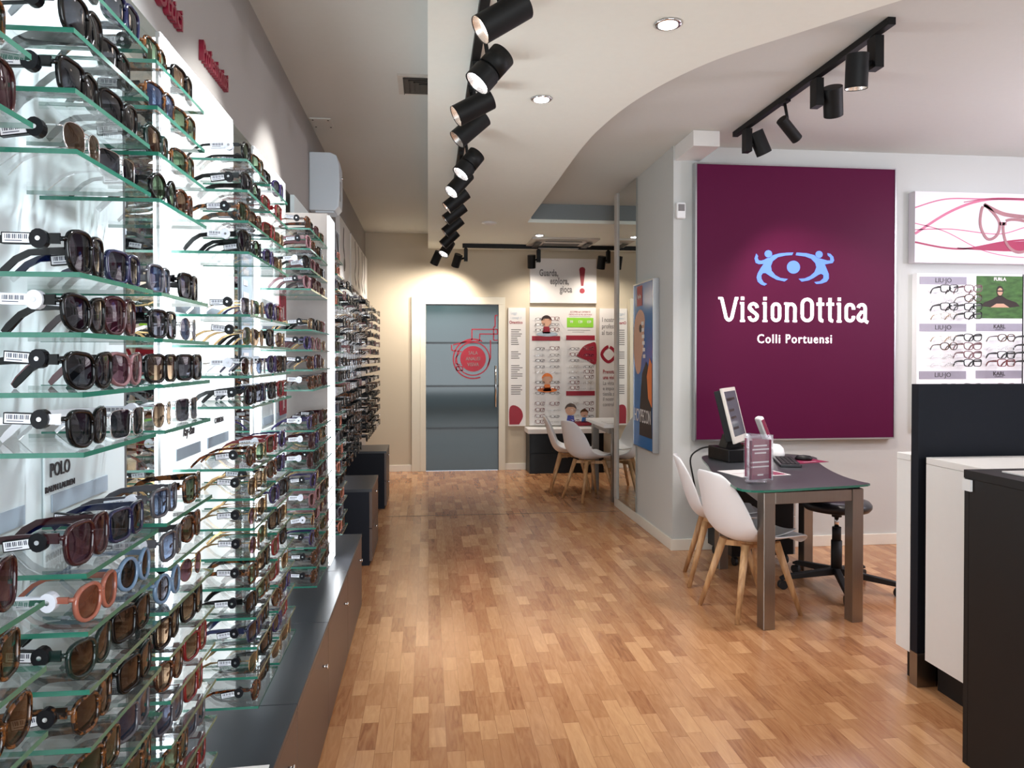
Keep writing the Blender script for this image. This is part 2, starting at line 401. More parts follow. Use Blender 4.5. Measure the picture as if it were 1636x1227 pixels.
# dropped soffit with its curved right edge
edge = catmull([(1.02, 7.86), (1.02, 6.1), (1.02, 5.0), (1.05, 4.45), (1.14, 3.93), (1.32, 3.46), (1.59, 3.09), (1.95, 2.65), (2.4, 2.25), (3.2, 1.8), (RX, 1.3)], 8)
edge[0] = (1.02, 7.7)
pts = [(0.0, FRONT)] + [(0.0, BACK), (FARX, BACK), (FARX, 7.7)] + edge + [(RX, FRONT)]
struct(MB().prism(pts, 2.85, CZ - .001).build('ceiling_soffit', M['soffit']))
struct(MB().box(1.06, FARX, 7.68, 7.699, 2.885, CZ - .001).build('trim_5', M['greyblue']))  # panel added over the recess end, its grey stands for the shade there
struct(MB().box(1.84, 2.03, 5.08, PANELY - .002, 2.93, CZ - .002).build('trim_1', M['white']))
# baseboards
H = 0.085
struct(MB().box(LX, -0.13, BACK - .015, BACK, 0, H).box(0.98, 1.26, BACK - .015, BACK, 0, H).box(2.25, FARX, BACK - .015, BACK, 0, H).build('baseboard_back', M['base'], bevel=.003))
struct(MB().box(PIERX - .015, RX, PANELY - .015, PANELY, 0, H).build('baseboard_right', M['base'], bevel=.003))
struct(MB().box(PIERX - .015, PIERX, PANELY, PIERY + .015, 0, H).build('baseboard_pier', M['base'], bevel=.003))
struct(MB().box(LX, LX + .015, 4.45, BACK - .02, 0, H).build('baseboard_left', M['base'], bevel=.003))
# back door
struct(MB().box(-0.21, -0.03, BACK - .03, BACK + .02, 0, 2.14).box(-0.21, 0.99, BACK - .03, BACK + .02, 2.14, 2.235).box(.905, 0.99, BACK - .03, BACK + .02, 0, 2.14)
       .box(-0.10, -0.095, BACK - .034, BACK - .028, 0, 2.2).build('trim_2', M['trim'], bevel=.004))
dr = MB().box(-0.03, .905, BACK - .012, BACK + .02, 0.005, 2.14).build('door_1', M['doorglass']); struct(dr)
b = MB()
for z in (0.55, 1.09, 1.645): b.box(-0.03, .905, BACK - .016, BACK - .0125, z - .012, z + .012)
b.box(-0.03, .905, BACK - .016, BACK - .0125, 2.125, 2.14).box(.893, .905, BACK - .016, BACK - .0125, 0, 2.14)
b.build('glazing_line', M['linedark'], dr)
b = MB().cyl((.865, BACK - .05, .82), (.865, BACK - .05, 1.35), .011)
for z in (.88, 1.29): b.cyl((.865, BACK - .05, z), (.865, BACK - .012, z), .007)
b.build('door_handle', M['chrome'], dr)
fy = lambda a, bb, t: (a, BACK - t, bb)
b = MB(); cx, cz = .575, 1.44
b.prism(disc(cx, cz, .165, 40), .0165, .0185, fy)
def ring(mb, cx, cz, r0, r1, a0, a1, t0, t1, fn, n=40):
    o = [(cx + r1 * math.cos(a0 + (a1 - a0) * i / n), cz + r1 * math.sin(a0 + (a1 - a0) * i / n)) for i in range(n + 1)]
    q = [(cx + r0 * math.cos(a0 + (a1 - a0) * i / n), cz + r0 * math.sin(a0 + (a1 - a0) * i / n)) for i in range(n, -1, -1)]
    mb.prism(o + q, t0, t1, fn)
ring(b, cx, cz, .205, .22, 0, 2 * PI, .0165, .0185, fy); ring(b, cx, cz, .245, .262, PI * .35, PI * 1.62, .0165, .0185, fy)
for seq in ([(.32, 1.62), (.56, 1.68), (.56, 1.82), (.89, 1.82), (.89, 1.76), (.66, 1.76), (.66, 1.67), (.45, 1.65)], [(.30, 1.62), (.30, 1.55), (.43, 1.53)],
            [(.80, 1.68), (.80, 1.45), (.76, 1.35)], [(.89, 2.0), (.86, 2.0), (.86, 1.85), (.84, 1.85), (.84, 1.68), (.89, 1.68)],
            [(.40, 1.52), (.35, 1.45), (.35, 1.38), (.41, 1.36)], [(.36, 1.34), (.44, 1.34), (.44, 1.29), (.36, 1.29), (.36, 1.34)]):
    for p, q in zip(seq, seq[1:]): ribbon(b, [p, q], .014, fy, .0165, .0185)
b.build('emblem', M['red'], dr)
for i, s_ in enumerate(('SALA', 'ANALISI', 'VISIVA')):
    text(s_, .066, M['grey_txt'], dr, (cx, BACK - .0195, cz + .075 - i * .075), sx=.8)

struct(MB().box(-.38, PIERX, 6.93, 6.938, 0, .0012).build('trim_6', M['dark']))
# fascia over the near display (upper bulkhead)
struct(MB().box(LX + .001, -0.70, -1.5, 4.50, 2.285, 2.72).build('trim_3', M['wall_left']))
for (y0, gi) in ((2.02, 0), (2.41, 1)):
    o = text(('Ottici', 'Professionisti')[gi], .085, M['fascia_letter'], None, (-0.697, y0, 2.395), '+X', sx=.64 if gi else 1.0, ext=.0075, bold=.0016, align='LEFT', name='sign_letters')
    o.location.x = -0.692
    tag(o, ('nearer' if gi == 0 else 'farther') + ' raised dark red lettering on the wall above the sunglasses shelves', 'sign', 'raised shop names above shelves')

# ceiling fittings
t = thing('air_vent', 'square metal slatted air vent in the left ceiling', 'vent', (0, 0, 0))
MB().box(-.17, .14, 4.26, 4.56, CZ - .012, CZ).build('frame', M['vent'], t)
b = MB()
for i in range(4): b.box(-.14 + i * .03, .11 - i * .03, 4.285 + i * .028, 4.29 + i * .028, CZ - .02, CZ - .011).box(-.14 + i * .03, -.135 + i * .03, 4.285 + i * .028, 4.54 - i * .028, CZ - .02, CZ - .011)
b.box(-.135, .105, 4.28, 4.54, CZ - .014, CZ - .0125)
b.build('slat', M['ventdark'], t)
t = MB().box(-.78, -.64, 5.1, 5.3, CZ - .008, CZ).build('access_plate', M['ceil'], bevel=.002)
tag(t, 'small screwed blanking plate on the ceiling beside the left wall', 'plate')
for x in (-.76, -.66):
    for y in (5.125, 5.275): MB().cyl((x, y, CZ - .011), (x, y, CZ - .008), .006, 8).build('screw', M['ventdark'], t)
for i, (x, y, lab) in enumerate(((1.0, 3.07, 'round recessed downlight nearest the camera, in the white soffit'), (.61, 4.03, 'round recessed downlight in the middle of the white soffit'), (1.26, 8.48, 'small recessed downlight beside the ceiling cassette at the back'))):
    t = thing('recessed_downlight', lab, 'light', (x, y, 2.85), 0, 'recessed downlights')
    MB().lathe([(.052, .0), (.06, -.003), (.052, -.008), (.042, -.006)], n=28).build('trim_ring', M['chrome'], t)
    MB().cyl((0, 0, -.004), (0, 0, -.0095), .04, 24).build('bulb', M['lens_warm'] if i == 0 else M['lens_on'], t)
    light('downlight_beam', 'SPOT', (x, y, 2.835), (30, 60, 45)[i], NEUT, (x, y, 0), spot_size=1.9, spot_blend=.6, shadow_soft_size=.04)
t = MB().lathe([(.075, 0), (.08, -.008), (.04, -.02), (.012, -.024)], (0, 0, 0), 24).build('ceiling_disc', M['white'], None, (.63, 7.76, 2.85))
tag(t, 'flat round white ceiling disc beyond the row of black spotlights', 'detector')
t = thing('ceiling_cassette', 'square ceiling air conditioning cassette with open louvres at the back', 'air conditioner', (1.6, 8.95, 2.85))
MB().box(-.4, .4, -.33, .33, -.02, 0).build('panel', M['vent'], t, bevel=.004)
MB().box(-.22, .22, -.17, .17, -.026, -.0205).build('grille', M['ventdark'], t)
for q_ in ((-.25, .25, -.27, -.2), (-.25, .25, .2, .27)): MB().box(*q_, -.05, -.045).build('louvre', M['vent'], t)
for q_ in ((-.34, -.27, -.2, .2), (.27, .34, -.2, .2)): MB().box(*q_, -.045, -.04).build('louvre', M['ventdark'], t)

# ------------------------------------------------------------------ track spotlights
def spotlight(kind, at, aim, label, on=None, power=0, group='spotlights on the long track', col=COOL, glow=None, size=(.042, .17), spot=1.0, track_z=2.82, arm=0.06, track_y=None, track_x=None):
    """at: centre of the lamp body; aim: direction of the beam"""
    x, y, z = at; d = Vector(aim).normalized(); r, Lh = size
    t = thing('track_spotlight', label, 'spotlight', (x, y, z), 0, group)
    body = MB(); h = Lh / 2
    if kind == 'twotone':
        body.cyl(-d * h, d * .005, r, 28).cyl(d * .005, d * .02, r * .93, 28).cyl(d * .02, d * h, r * 1.04, 28, cap=False)
    else:
        body.cyl(-d * h, d * h, r, 28, cap=False).cyl(-d * h, -d * (h - .001), r * .999, 28)
    body.build('body', M['lamp_black'], t)
    MB().cyl(d * (h - .003), d * (h - .035), r * .96, 24, r2=r * .72, cap=False).build('reflector', M['lens_in'], t)
    MB().cyl(d * (h - .03), d * (h - .026), r * .74, 24).build('bulb', glow or M['lens_in'], t)
    tx = x if track_x is None else track_x; ty = y if track_y is None else track_y
    top = Vector((tx - x, ty - y, track_z - z))
    b = MB()
    if kind == 'box':
        b.box(top.x - .022, top.x + .022, top.y - .035, top.y + .035, top.z - .165, top.z - .012)
        b.cyl((top.x, top.y, top.z - .012), (top.x, top.y, top.z + .0), .016, 10)
        b.cyl((top.x, top.y, top.z - .12), (0, 0, 0), .012, 10)
        b.build('driver_box', M['lamp_black'], t)
    else:
        b.box(top.x - .016, top.x + .016, top.y - .045, top.y + .045, top.z - .018, top.z)
        b.cyl((top.x, top.y, top.z - .015), (0, 0, 0), .009, 10)
        b.build('bracket', M['lamp_black'], t)
    if power:
        p = Vector(at) + d * (h + .01)
        light('spot_beam', 'SPOT', p, power, col, p + d, spot_size=spot, spot_blend=.5 if spot < 1.7 else 1.0, shadow_soft_size=.035)
    return t
tr = tag(MB().box(.20, .24, 1.2, 9.15, 2.82, 2.85).build('lighting_track', M['lamp_black'], bevel=.002), 'long black lighting track running down the soffit towards the back', 'track', 'lighting tracks')
OR = ['first', 'second', 'third', 'fourth', 'fifth', 'sixth', 'seventh', 'eighth', 'ninth', 'tenth', 'eleventh', 'twelfth', 'thirteenth', 'fourteenth', 'fifteenth', 'sixteenth', 'seventeenth', 'eighteenth', 'nineteenth', 'twentieth']
SP = [('plain', .255, 2.58, (-.86, -.12, -.58), 60, 'lens_warm', NEUT), ('twotone', .25, 3.05, (-.60, -.12, -.72), 80, 'lens_on', COOL), ('plain', .21, 3.52, (-.86, -.1, -.5), 60, 'lens_warm', NEUT),
      ('plain', .215, 3.84, (-.72, -.1, -.66), 0, None, NEUT), ('twotone', .245, 4.55, (-.55, -.16, -.72), 45, 'lens_on', COOL), ('plain', .21, 5.05, (-.6, -.3, -.72), 45, 'lens_on', COOL),
      ('plain', .21, 5.6, (-.75, -.02, -.62), 40, 'lens_warm', NEUT), ('plain', .215, 6.1, (-.75, .02, -.6), 0, None, NEUT), ('plain', .22, 6.7, (-.72, .03, -.62), 35, None, NEUT),
      ('plain', .21, 7.4, (-.7, .03, -.66), 35, None, NEUT), ('twotone', .2, 8.05, (-.45, -.3, -.8), 25, 'lens_on', COOL)]
for i, (k, x, y, aim, pw, gl, cl) in enumerate(SP):
    spotlight(k, (x, y, 2.62), aim, '%s black cylinder spotlight from the front on the long soffit track, %s' % (OR[i], 'two-section body' if k == 'twotone' else 'smooth body'),
              power=pw, glow=M[gl] if gl else None, col=cl, size=(.05, .19) if k == 'plain' else (.055, .17), spot=.85, track_x=.22)
# spots of the same track outside the picture, above and behind the photographer
for y, pw in ((2.05, 70), (1.5, 65)):
    spotlight('plain', (.24, y, 2.62), (-.75, -.2, -.62), 'black cylinder spotlight on the near end of the soffit track %s' % ('above the camera' if y < 2 else 'before the first one seen'), power=pw, glow=M['lens_on'], size=(.05, .19), spot=.95, track_x=.22)
spotlight('plain', (.10, 8.85, 2.62), (-.4, .35, -.85), 'last black spotlight of the long track, turned towards the back corner', power=50, glow=None, col=WARM, size=(.05, .16), spot=2.4, track_x=.22)
tag(MB().box(2.13, 2.17, 3.3, 5.1, CZ - .035, CZ).build('lighting_track', M['lamp_black'], bevel=.002), 'short black lighting track in front of the wine coloured sign', 'track', 'lighting tracks')
G2 = 'spotlights on the short right track'
for k, x, y, z, tx, ty, aim, lab, pw in (
    ('box', 2.055, 3.43, 2.83, 2.15, 3.43, (.03, .12, -1), 'nearest black box-arm spotlight on the short right track, hanging straight', 50),
    ('box', 2.245, 3.98, 2.88, 2.15, 3.98, (.35, .55, -.95), 'second black box-arm spotlight on the short right track', 55),
    ('stem', 2.20, 4.40, 2.85, 2.15, 4.36, (.75, .3, -.6), 'thin black spotlight on a bare stem on the short right track', 0),
    ('box', 2.24, 4.9, 2.91, 2.15, 4.9, (.5, .12, -.95), 'farthest black box-arm spotlight on the short right track, above the corner', 42)):
    spotlight(k, (x, y, z), aim, lab, power=pw, group=G2, col=(1, .92, .86), glow=M['lens_warm'], size=(.052, .16) if k == 'box' else (.034, .17), spot=1.5, track_z=CZ - .03, track_x=tx, track_y=ty)
tag(MB().box(.42, 2.9, 9.2, 9.24, 2.8, 2.85).build('lighting_track', M['lamp_black'], bevel=.002), 'black lighting track running across the back of the soffit', 'track', 'lighting tracks')
G3 = 'spotlights on the cross track at the back'
for x, tx, aim, lab, pw, al in ((.35, .46, (-.28, .42, -.9), 'leftmost spotlight of the back cross track, above the glass door', 70, 0),
                           (1.27, 1.36, (.05, .3, -.95), 'black spotlight hanging in front of the left edge of the white Guarda sign', 23, 0), (2.15, 2.24, (-.05, .3, -.95), 'black spotlight hanging at the right edge of the white Guarda sign', 23, 0)):
    spotlight('box', (x, 9.2, 2.64), aim, lab, power=pw, group=G3, col=WARM, glow=None, size=(.05, .16), spot=2.5, track_z=2.8, track_x=max(tx, .44) if x > .3 else .44, track_y=9.22)

# ------------------------------------------------------------------ sunglasses
def lens_outline(shape, n=26):
    o = []
    P = {'round': (.0245, .0235, 2.0), 'square': (.028, .0235, 4.2), 'cat-eye': (.0285, .0235, 2.7), 'aviator': (.029, .026, 2.5), 'narrow': (.027, .0165, 4), 'oversized': (.030, .028, 3.0), 'panto': (.0265, .0235, 2.4)}[shape]
    a, b, e = P
    for i in range(n):
        t = 2 * PI * i / n; c, s = math.cos(t), math.sin(t)
        y = a * math.copysign(abs(c) ** (2 / e), c); z = b * math.copysign(abs(s) ** (2 / e), s)
        if shape == 'cat-eye': z += .16 * max(0, y + .006) * (1 if z > -.004 else .35); y += (.12 * z if y > 0 else 0)
        if shape == 'aviator': z = z * (1.12 if z < 0 else .8); y += (-.10 * z if z < 0 else 0) * (1 if y > -.01 else .3)
        if shape == 'panto': y *= 1 + .9 * z / .2
        if shape in ('square', 'oversized'): y *= 1 + 1.4 * z / .2 * .5
        o.append((y, z))
    return o
CXL = .0335
def fx(y): return -1.9 * y * y
def frame_meshes(shape, metal):
    O = lens_outline(shape); n = len(O); w = .0012 if metal else (.0060 if shape != 'narrow' else .0045); d = .0009 if metal else .003
    zb = min(z for _, z in O); z0 = -zb + w + .0003
    zt = max(z for _, z in O)
    fr = MB(); lenses = []
    for sg in (-1, 1):
        rings = []
        for (y, z) in O:
            r = math.hypot(y, z); k = (r + w) / r
            yi, zi = CXL + y, z + z0; yo, zo = CXL + y * k, z * k + z0
            ym, zm = (yi + yo) / 2, (zi + zo) / 2
            rings.append([(fx(yi) + d * .6, sg * yi, zi), (fx(ym) + d * 1.3, sg * ym, zm), (fx(yo) + d * .6, sg * yo, zo), (fx(yo) - d, sg * yo, zo), (fx(yi) - d, sg * yi, zi)])
        vs = [p for r in rings for p in r]; fs = []
        for i in range(n):
            j = (i + 1) % n
            for q in range(5):
                q2 = (q + 1) % 5
                f = (i * 5 + q, j * 5 + q, j * 5 + q2, i * 5 + q2); fs.append(f if sg < 0 else f[::-1])
        fr.add(vs, fs, 0, True)
        L = MB(); vs = [(fx(CXL) + .0016, sg * CXL, z0)] + [(fx(CXL + y) , sg * (CXL + y * 1.03), z * 1.03 + z0) for y, z in O]
        mid = [(fx(CXL + y * .5) + .0013, sg * (CXL + y * .5), z * .5 + z0) for y, z in O]
        vs += mid
        fs = []
        for i in range(n):
            j = (i + 1) % n
            fs.append((0, 1 + n + i, 1 + n + j)); fs.append((1 + n + i, 1 + i, 1 + j, 1 + n + j))
        L.add(vs, fs, 0, True); lenses.append(L)
    # bridge, hinges, nose pads
    yb = CXL - max(-y for y, _ in O)
    zbz = z0 + zt * .35; rr = .0011 if metal else .0032
    fr.tube([(fx(yb + .002), -(yb + .001), zbz - .001), (.001, 0, zbz + .003), (fx(yb + .002), (yb + .001), zbz - .001)], rr, 8)
    if metal: fr.tube([(fx(yb + .002), -(yb + .003), zbz + .008), (.001, 0, zbz + .0085), (fx(yb + .002), (yb + .003), zbz + .008)], rr, 6)
    for sg in (-1, 1): fr.tube([(fx(yb) - .002, sg * (yb + .001), z0 - .002), (-.008, sg * (yb - .002), z0 - .006), (-.009, sg * (yb - .002), z0 - .012)], .0014, 6)
    ye = CXL + max(y for y, _ in O) + w * .6; zh = z0 + zt * .55 if shape not in ('cat-eye',) else z0 + zt * .72
    for sg in (-1, 1): fr.tube([(fx(ye) , sg * (ye - .003), zh), (fx(ye) - .003, sg * (ye + .002), zh), (fx(ye) - .008, sg * (ye + .003), zh)], .0014 if metal else .0038, 8)
    temples = []
    for sg in (-1, 1):
        T = MB(); path = [(-.0, zh, 1.0), (-.03, zh, .92), (-.07, zh - .001, .75), (-.10, zh - .004, .62), (-.12, zh * .68, .6), (-.138, zh * .28, .62), (-.146, .003, .5)]
        hh = .0011 if metal else (.0080 if shape in ('square', 'oversized', 'cat-eye') else .0048); th = .0009 if metal else .0019
        x0 = fx(ye) - .008; vs = []
        for k, (px, pz, s) in enumerate(path):
            h2 = hh * s; 
            if metal and k >= 3: h2 = .0026; 
            t2 = th if not (metal and k >= 3) else .0018
            yy = sg * (ye + .003 - .010 * (-px / .146) ** 1.5)
            nx = 0 if k < 3 else (.6 if k > 3 else .3)
            vs += [(x0 + px - h2 * nx, yy - t2, pz + h2), (x0 + px - h2 * nx, yy + t2, pz + h2), (x0 + px + h2 * nx, yy + t2, max(.0003, pz - h2)), (x0 + px + h2 * nx, yy - t2, max(.0003, pz - h2))]
        fs = [(0, 1, 2, 3)]
        for k in range(len(path) - 1):
            for q in range(4): q2 = (q + 1) % 4; fs.append((k * 4 + q, k * 4 + q2, k * 4 + 4 + q2, k * 4 + 4 + q)[::-1])
        e = 4 * (len(path) - 1); fs.append((e + 3, e + 2, e + 1, e))
        T.add(vs, fs, 0, False); temples.append(T)
    return fr, lenses, temples, (x0, ye, zh)

TAGW = None
def tag_mesh():
    b = MB(); # black anti-theft sleeve with a round head; label strip is its own sub-part
    b.box(-.078, -.034, -.0045, .0045, -.0085, .0085)
    b.prism(disc(-.028, 0, .0125, 14, .0145), -.007, .007, lambda a, c, t: (a, t, c))
    b.cyl((-.028, -.0072, 0), (-.028, -.0085, 0), .0035, 10, mi=1)
    return b
def label_mesh():
    b = MB(); b.box(-.076, -.040, -.0052, -.0046, -.0068, .0068, 0)
    for i, x in enumerate((-.073, -.0705, -.068, -.066, -.063, -.0605, -.058, -.055, -.0525, -.050, -.047, -.0445)):
        b.box(x, x + (.0014 if i % 3 else .0008), -.0055, -.0051, -.001, .0055, 1)
    b.box(-.073, -.05, -.0055, -.0051, -.0045, -.0033, 1)
    return b
TAGM = {}
for nm in ('black', 'white'):
    o = tag_mesh().build('security_tag', [M['tag' + nm], M['chrome']]); l = label_mesh().build('barcode_label', [M['cardw'], M['stripe']])
    TAGM[nm] = (o.data, l.data); bpy.data.objects.remove(o); bpy.data.objects.remove(l)

MESHC = {}
PROTO = {}
def proto(shape, fcol, lcol, tcol=None, tagc='black'):
    key = (shape, fcol, lcol, tcol, tagc)
    metal = fcol in ('gold', 'silver')
    if key in PROTO: return PROTO[key]
    k2 = (shape, metal)
    if k2 not in MESHC:
        fr, ls, ts, hp = frame_meshes(shape, metal)
        objs = [fr.build('f', M['black'])] + [l.build('l', M['black']) for l in ls] + [t.build('t', M['black']) for t in ts]
        MESHC[k2] = ([o.data for o in objs], hp)
        for o in objs: bpy.data.objects.remove(o)
    ms, hp = MESHC[k2]
    parts = []
    for nm, me, mt in zip(('frame', 'lens', 'lens', 'temple', 'temple'), ms, (FR[fcol], LN[lcol], LN[lcol], FR[tcol or fcol], FR[tcol or fcol])):
        c = me.copy(); c.materials.clear(); c.materials.append(mt); c.name = nm; parts.append((nm, c))
    PROTO[key] = (parts, hp, tagc); return PROTO[key]

def put_glasses(key, loc, rz, label, group, tagged, name='sunglasses', scale=.93):
    parts, hp, tagc = proto(*key)
    r = bpy.data.objects.new(name, None); COL.objects.link(r); r.location = loc; r.rotation_euler = (0, 0, rz); r.scale = (scale,) * 3
    r.empty_display_size = .03
    tag(r, label, 'sunglasses', group)
    for nm, me in parts:
        o = bpy.data.objects.new(nm, me); COL.objects.link(o); o.parent = r
    if tagged:
        a, l = TAGM[tagc]
        o = bpy.data.objects.new('security_tag', a); COL.objects.link(o); o.parent = r
        o.location = (hp[0], -hp[1] - .003 + .001, hp[2] - .001); o.rotation_euler = (0, random.uniform(-.18, .12), 0)
        o2 = bpy.data.objects.new('barcode_label', l); COL.objects.link(o2); o2.parent = o
    return r

ROWZ = [1.98, 1.898, 1.8165, 1.734, 1.652, 1.567, 1.485, 1.403, 1.321, 1.238, 1.155, 1.075, .995, .915, .835, .755, .675, .595, .515]
BAYS = [(.70, .97), (1.083, 1.358), (1.40, 1.684), (2.07, 2.335), (2.36, 2.65), (3.14, 3.40), (3.425, 3.69), (4.06, 4.33)]
def shelfx(z): return -.478 + (1.98 - z) * .016
ALLR = [0, 1, 2, 3, 5, 6, 7, 8, 10, 11, 12, 13, 14, 15, 16, 17, 18]
ROWS = {0: [1, 2, 3, 10, 11, 12, 13, 14], 1: ALLR, 2: ALLR, 3: ALLR, 4: ALLR, 5: ALLR, 6: ALLR, 7: ALLR}
# display fixtures: each holds two bays of glass shelves
UN = [('display_unit', 'nearest glass shelf display unit on the left wall, cut by the picture edge', .60, 1.775, [0, 1, 2]), ('display_unit', 'middle glass shelf display unit on the left wall with brightly lit back', 2.02, 2.74, [3, 4]),
      ('display_unit', 'glass shelf display unit just before the glowing end panel', 3.06, 3.715, [5, 6]), ('display_unit', 'glass shelf display unit just past the glowing end panel', 3.95, 4.42, [7])]
for ui, (nm, lab, y0, y1, bays) in enumerate(UN):
    t = thing(nm, lab, 'display shelves', (-.68, y0, .43), 0, 'glass shelf display units')
    off = Vector((-.68, y0, .43))
    def L(b): return b
    b = MB().box(-.02, 0, 0, y1 - y0, 0, 2.285 - .43)
    b.build('back_panel', M['backpanel'] if ui in (0, 3) else M['backlit'], t)
    b = MB()
    if ui in (1, 2): b.box(0, .012, 0, .035, 0, 1.84)
    if b.v: b.build('light_strip', M['led'], t)
    for bi in bays:
        ya, yb = BAYS[bi]
        for r in ROWS[bi]:
            z = ROWZ[r]; xf = shelfx(z)
            if z < .5: continue
            g = MB(); x0, x1, a, c, z0, z1 = .005, xf + .68, ya - y0, yb - y0, z - .43 - .007, z - .43
            g.add([(x0, a, z0), (x1, a, z0), (x1, c, z0), (x0, c, z0), (x0, a, z1), (x1, a, z1), (x1, c, z1), (x0, c, z1)], [(0, 3, 2, 1), (4, 5, 6, 7)], 0)
            g.add([(x0, a, z0), (x1, a, z0), (x1, c, z0), (x0, c, z0), (x0, a, z1), (x1, a, z1), (x1, c, z1), (x0, c, z1)], [(0, 1, 5, 4), (1, 2, 6, 5), (2, 3, 7, 6)], 1)
            g.build('glass_shelf', [M['glass'], M['edge']], t)
        # label plates in the gaps
        for z, hgt in ((1.238, .12), (1.64, .09)) if ui else ((1.238, .12),):
            MB().box(.001, .006, ya - y0 + .01, yb - y0 - .01, z - .43 - .080, z - .43 + .055).build('label_plate', M['backpanel'] if ui != 1 else M['backlit'], t, bevel=.002)
            MB().box(.0065, .009, ya - y0 + .03, yb - y0 - .02, z - .43 - .066, z - .43 - .034).build('slot', M['slotgrey'], t)  # shadow in the label gap, drawn as a grey bar
    if ui == 0:
        text('POLO', .036, M['print_txt'], t, (.008, 1.462 - y0, 1.247 - .43), '+X', sx=.8, name='brand_lettering')
        text('RALPH LAUREN', .016, M['print_txt'], t, (.008, 1.462 - y0, 1.215 - .43), '+X', name='brand_lettering')
    if ui == 1:
        text('Ray-Ban', .038, M['print_txt'], t, (.010, 2.2 - y0, 1.245 - .43), '+X', sx=.8, shear=.3, name='brand_lettering')
        text('CARRERA', .024, M['print_txt'], t, (.010, 2.51 - y0, 1.25 - .43), '+X', name='brand_lettering')
# mirrors between the units
for y0, y1, lab in ((1.785, 2.01, 'narrow wall mirror between the nearest and middle display units'), (2.75, 3.05, 'narrow wall mirror between the middle unit and the one before the end panel')):
    t = thing('wall_mirror', lab, 'mirror', (-.69, y0, .44), 0, 'mirrors between display units')
    MB().box(-.01, .006, 0, y1 - y0, 0, 1.84).build('glass', M['mirror'], t)
    MB().box(-.01, .010, -.004, .003, 0, 1.84).box(-.01, .010, y1 - y0 - .003, y1 - y0 + .004, 0, 1.84).build('frame', M['alu'], t)
# small red advertising cards in the lit units
for nm, (ya, yb, za, zb), mt, lab in (('advert_card', (3.50, 3.64, 1.60, 1.74), 'red', 'upper small dark red card on the lit back of the unit before the end panel'), ('advert_card', (3.50, 3.64, 1.19, 1.31), 'red', 'lower small dark red card on the lit back of the unit before the end panel')):
    t = thing(nm, lab, 'card', (-.67, ya, za), 0, 'dark red cards'); MB().box(0, .006, 0, yb - ya, 0, zb - za).build('card', M[mt], t)
    MB().box(.0065, .008, .05, .09, .03, .034).box(.0065, .008, .05, .054, .02, .08).box(.0065, .008, .07, .074, .03, .09).build('print', M['paper'], t)
t = thing('advert_card', 'tall pale blue card with text bars on the far wall mirror', 'card', (-.683, 2.84, 1.42))  # mirror reflection of a blue poster, put in as a flat card
MB().box(0, .006, 0, .16, 0, .44).build('card', M['slotgrey'], t)
b = MB()
for i in range(9): b.box(.0065, .008, .02, .02 + random.uniform(.06, .12), .03 + i * .045, .05 + i * .045)
b.build('print', M['paper'], t)
t = thing('end_panel', 'tall glowing white light box closing the sunglasses display', 'light box', (-.69, 3.72, .43))
MB().box(0, .205, 0, .2, 0, 1.72).build('body', M['greyface'], t)
MB().box(.206, .215, .002, .2, .01, 1.71).build('lit_face', M['lightbox'], t)
light('lightbox_glow', 'AREA', (-.455, 3.82, 1.3), 10, (.93, .97, 1), (1, 3.82, 1.3), shape='RECTANGLE', size=.18, size_y=1.6)

STY = {
 'blk_over': ('oversized', 'black', 'dark grey'), 'blk_sq': ('square', 'black', 'dark grey'), 'blk_cat': ('cat-eye', 'black', 'dark grey'), 'blk_rnd': ('round', 'black', 'green'),
 'tort_sq': ('square', 'tortoise', 'green'), 'tort_rnd': ('panto', 'brown tortoise', 'brown'), 'tort_cat': ('cat-eye', 'tortoise', 'brown'), 'tort_blue': ('square', 'tortoise', 'blue'),
 'burg': ('oversized', 'burgundy', 'burgundy'), 'navy': ('square', 'navy', 'dark grey'), 'coral': ('panto', 'coral', 'orange brown'), 'green': ('cat-eye', 'dark green', 'brown'),
 'smoke': ('square', 'smoky grey', 'blue'), 'pale': ('round', 'pale blue', 'dark grey'), 'pink': ('cat-eye', 'pink', 'burgundy'), 'gold_av': ('aviator', 'gold', 'brown'),
 'gold_r': ('round', 'gold', 'burgundy'), 'sil_r': ('panto', 'silver', 'brown'), 'sil_sq': ('square', 'silver', 'dark grey'), 'red': ('square', 'red', 'brown'), 'gold_g': ('aviator', 'gold', 'green'),
 'blk_brn': ('square', 'black', 'brown'), 'brn_dk': ('narrow', 'brown tortoise', 'brown'), 'pur': ('panto', 'purple', 'dark grey'), 'whitearm': ('cat-eye', 'black', 'dark grey', 'white'), 'sil_b': ('round', 'silver', 'blue')}
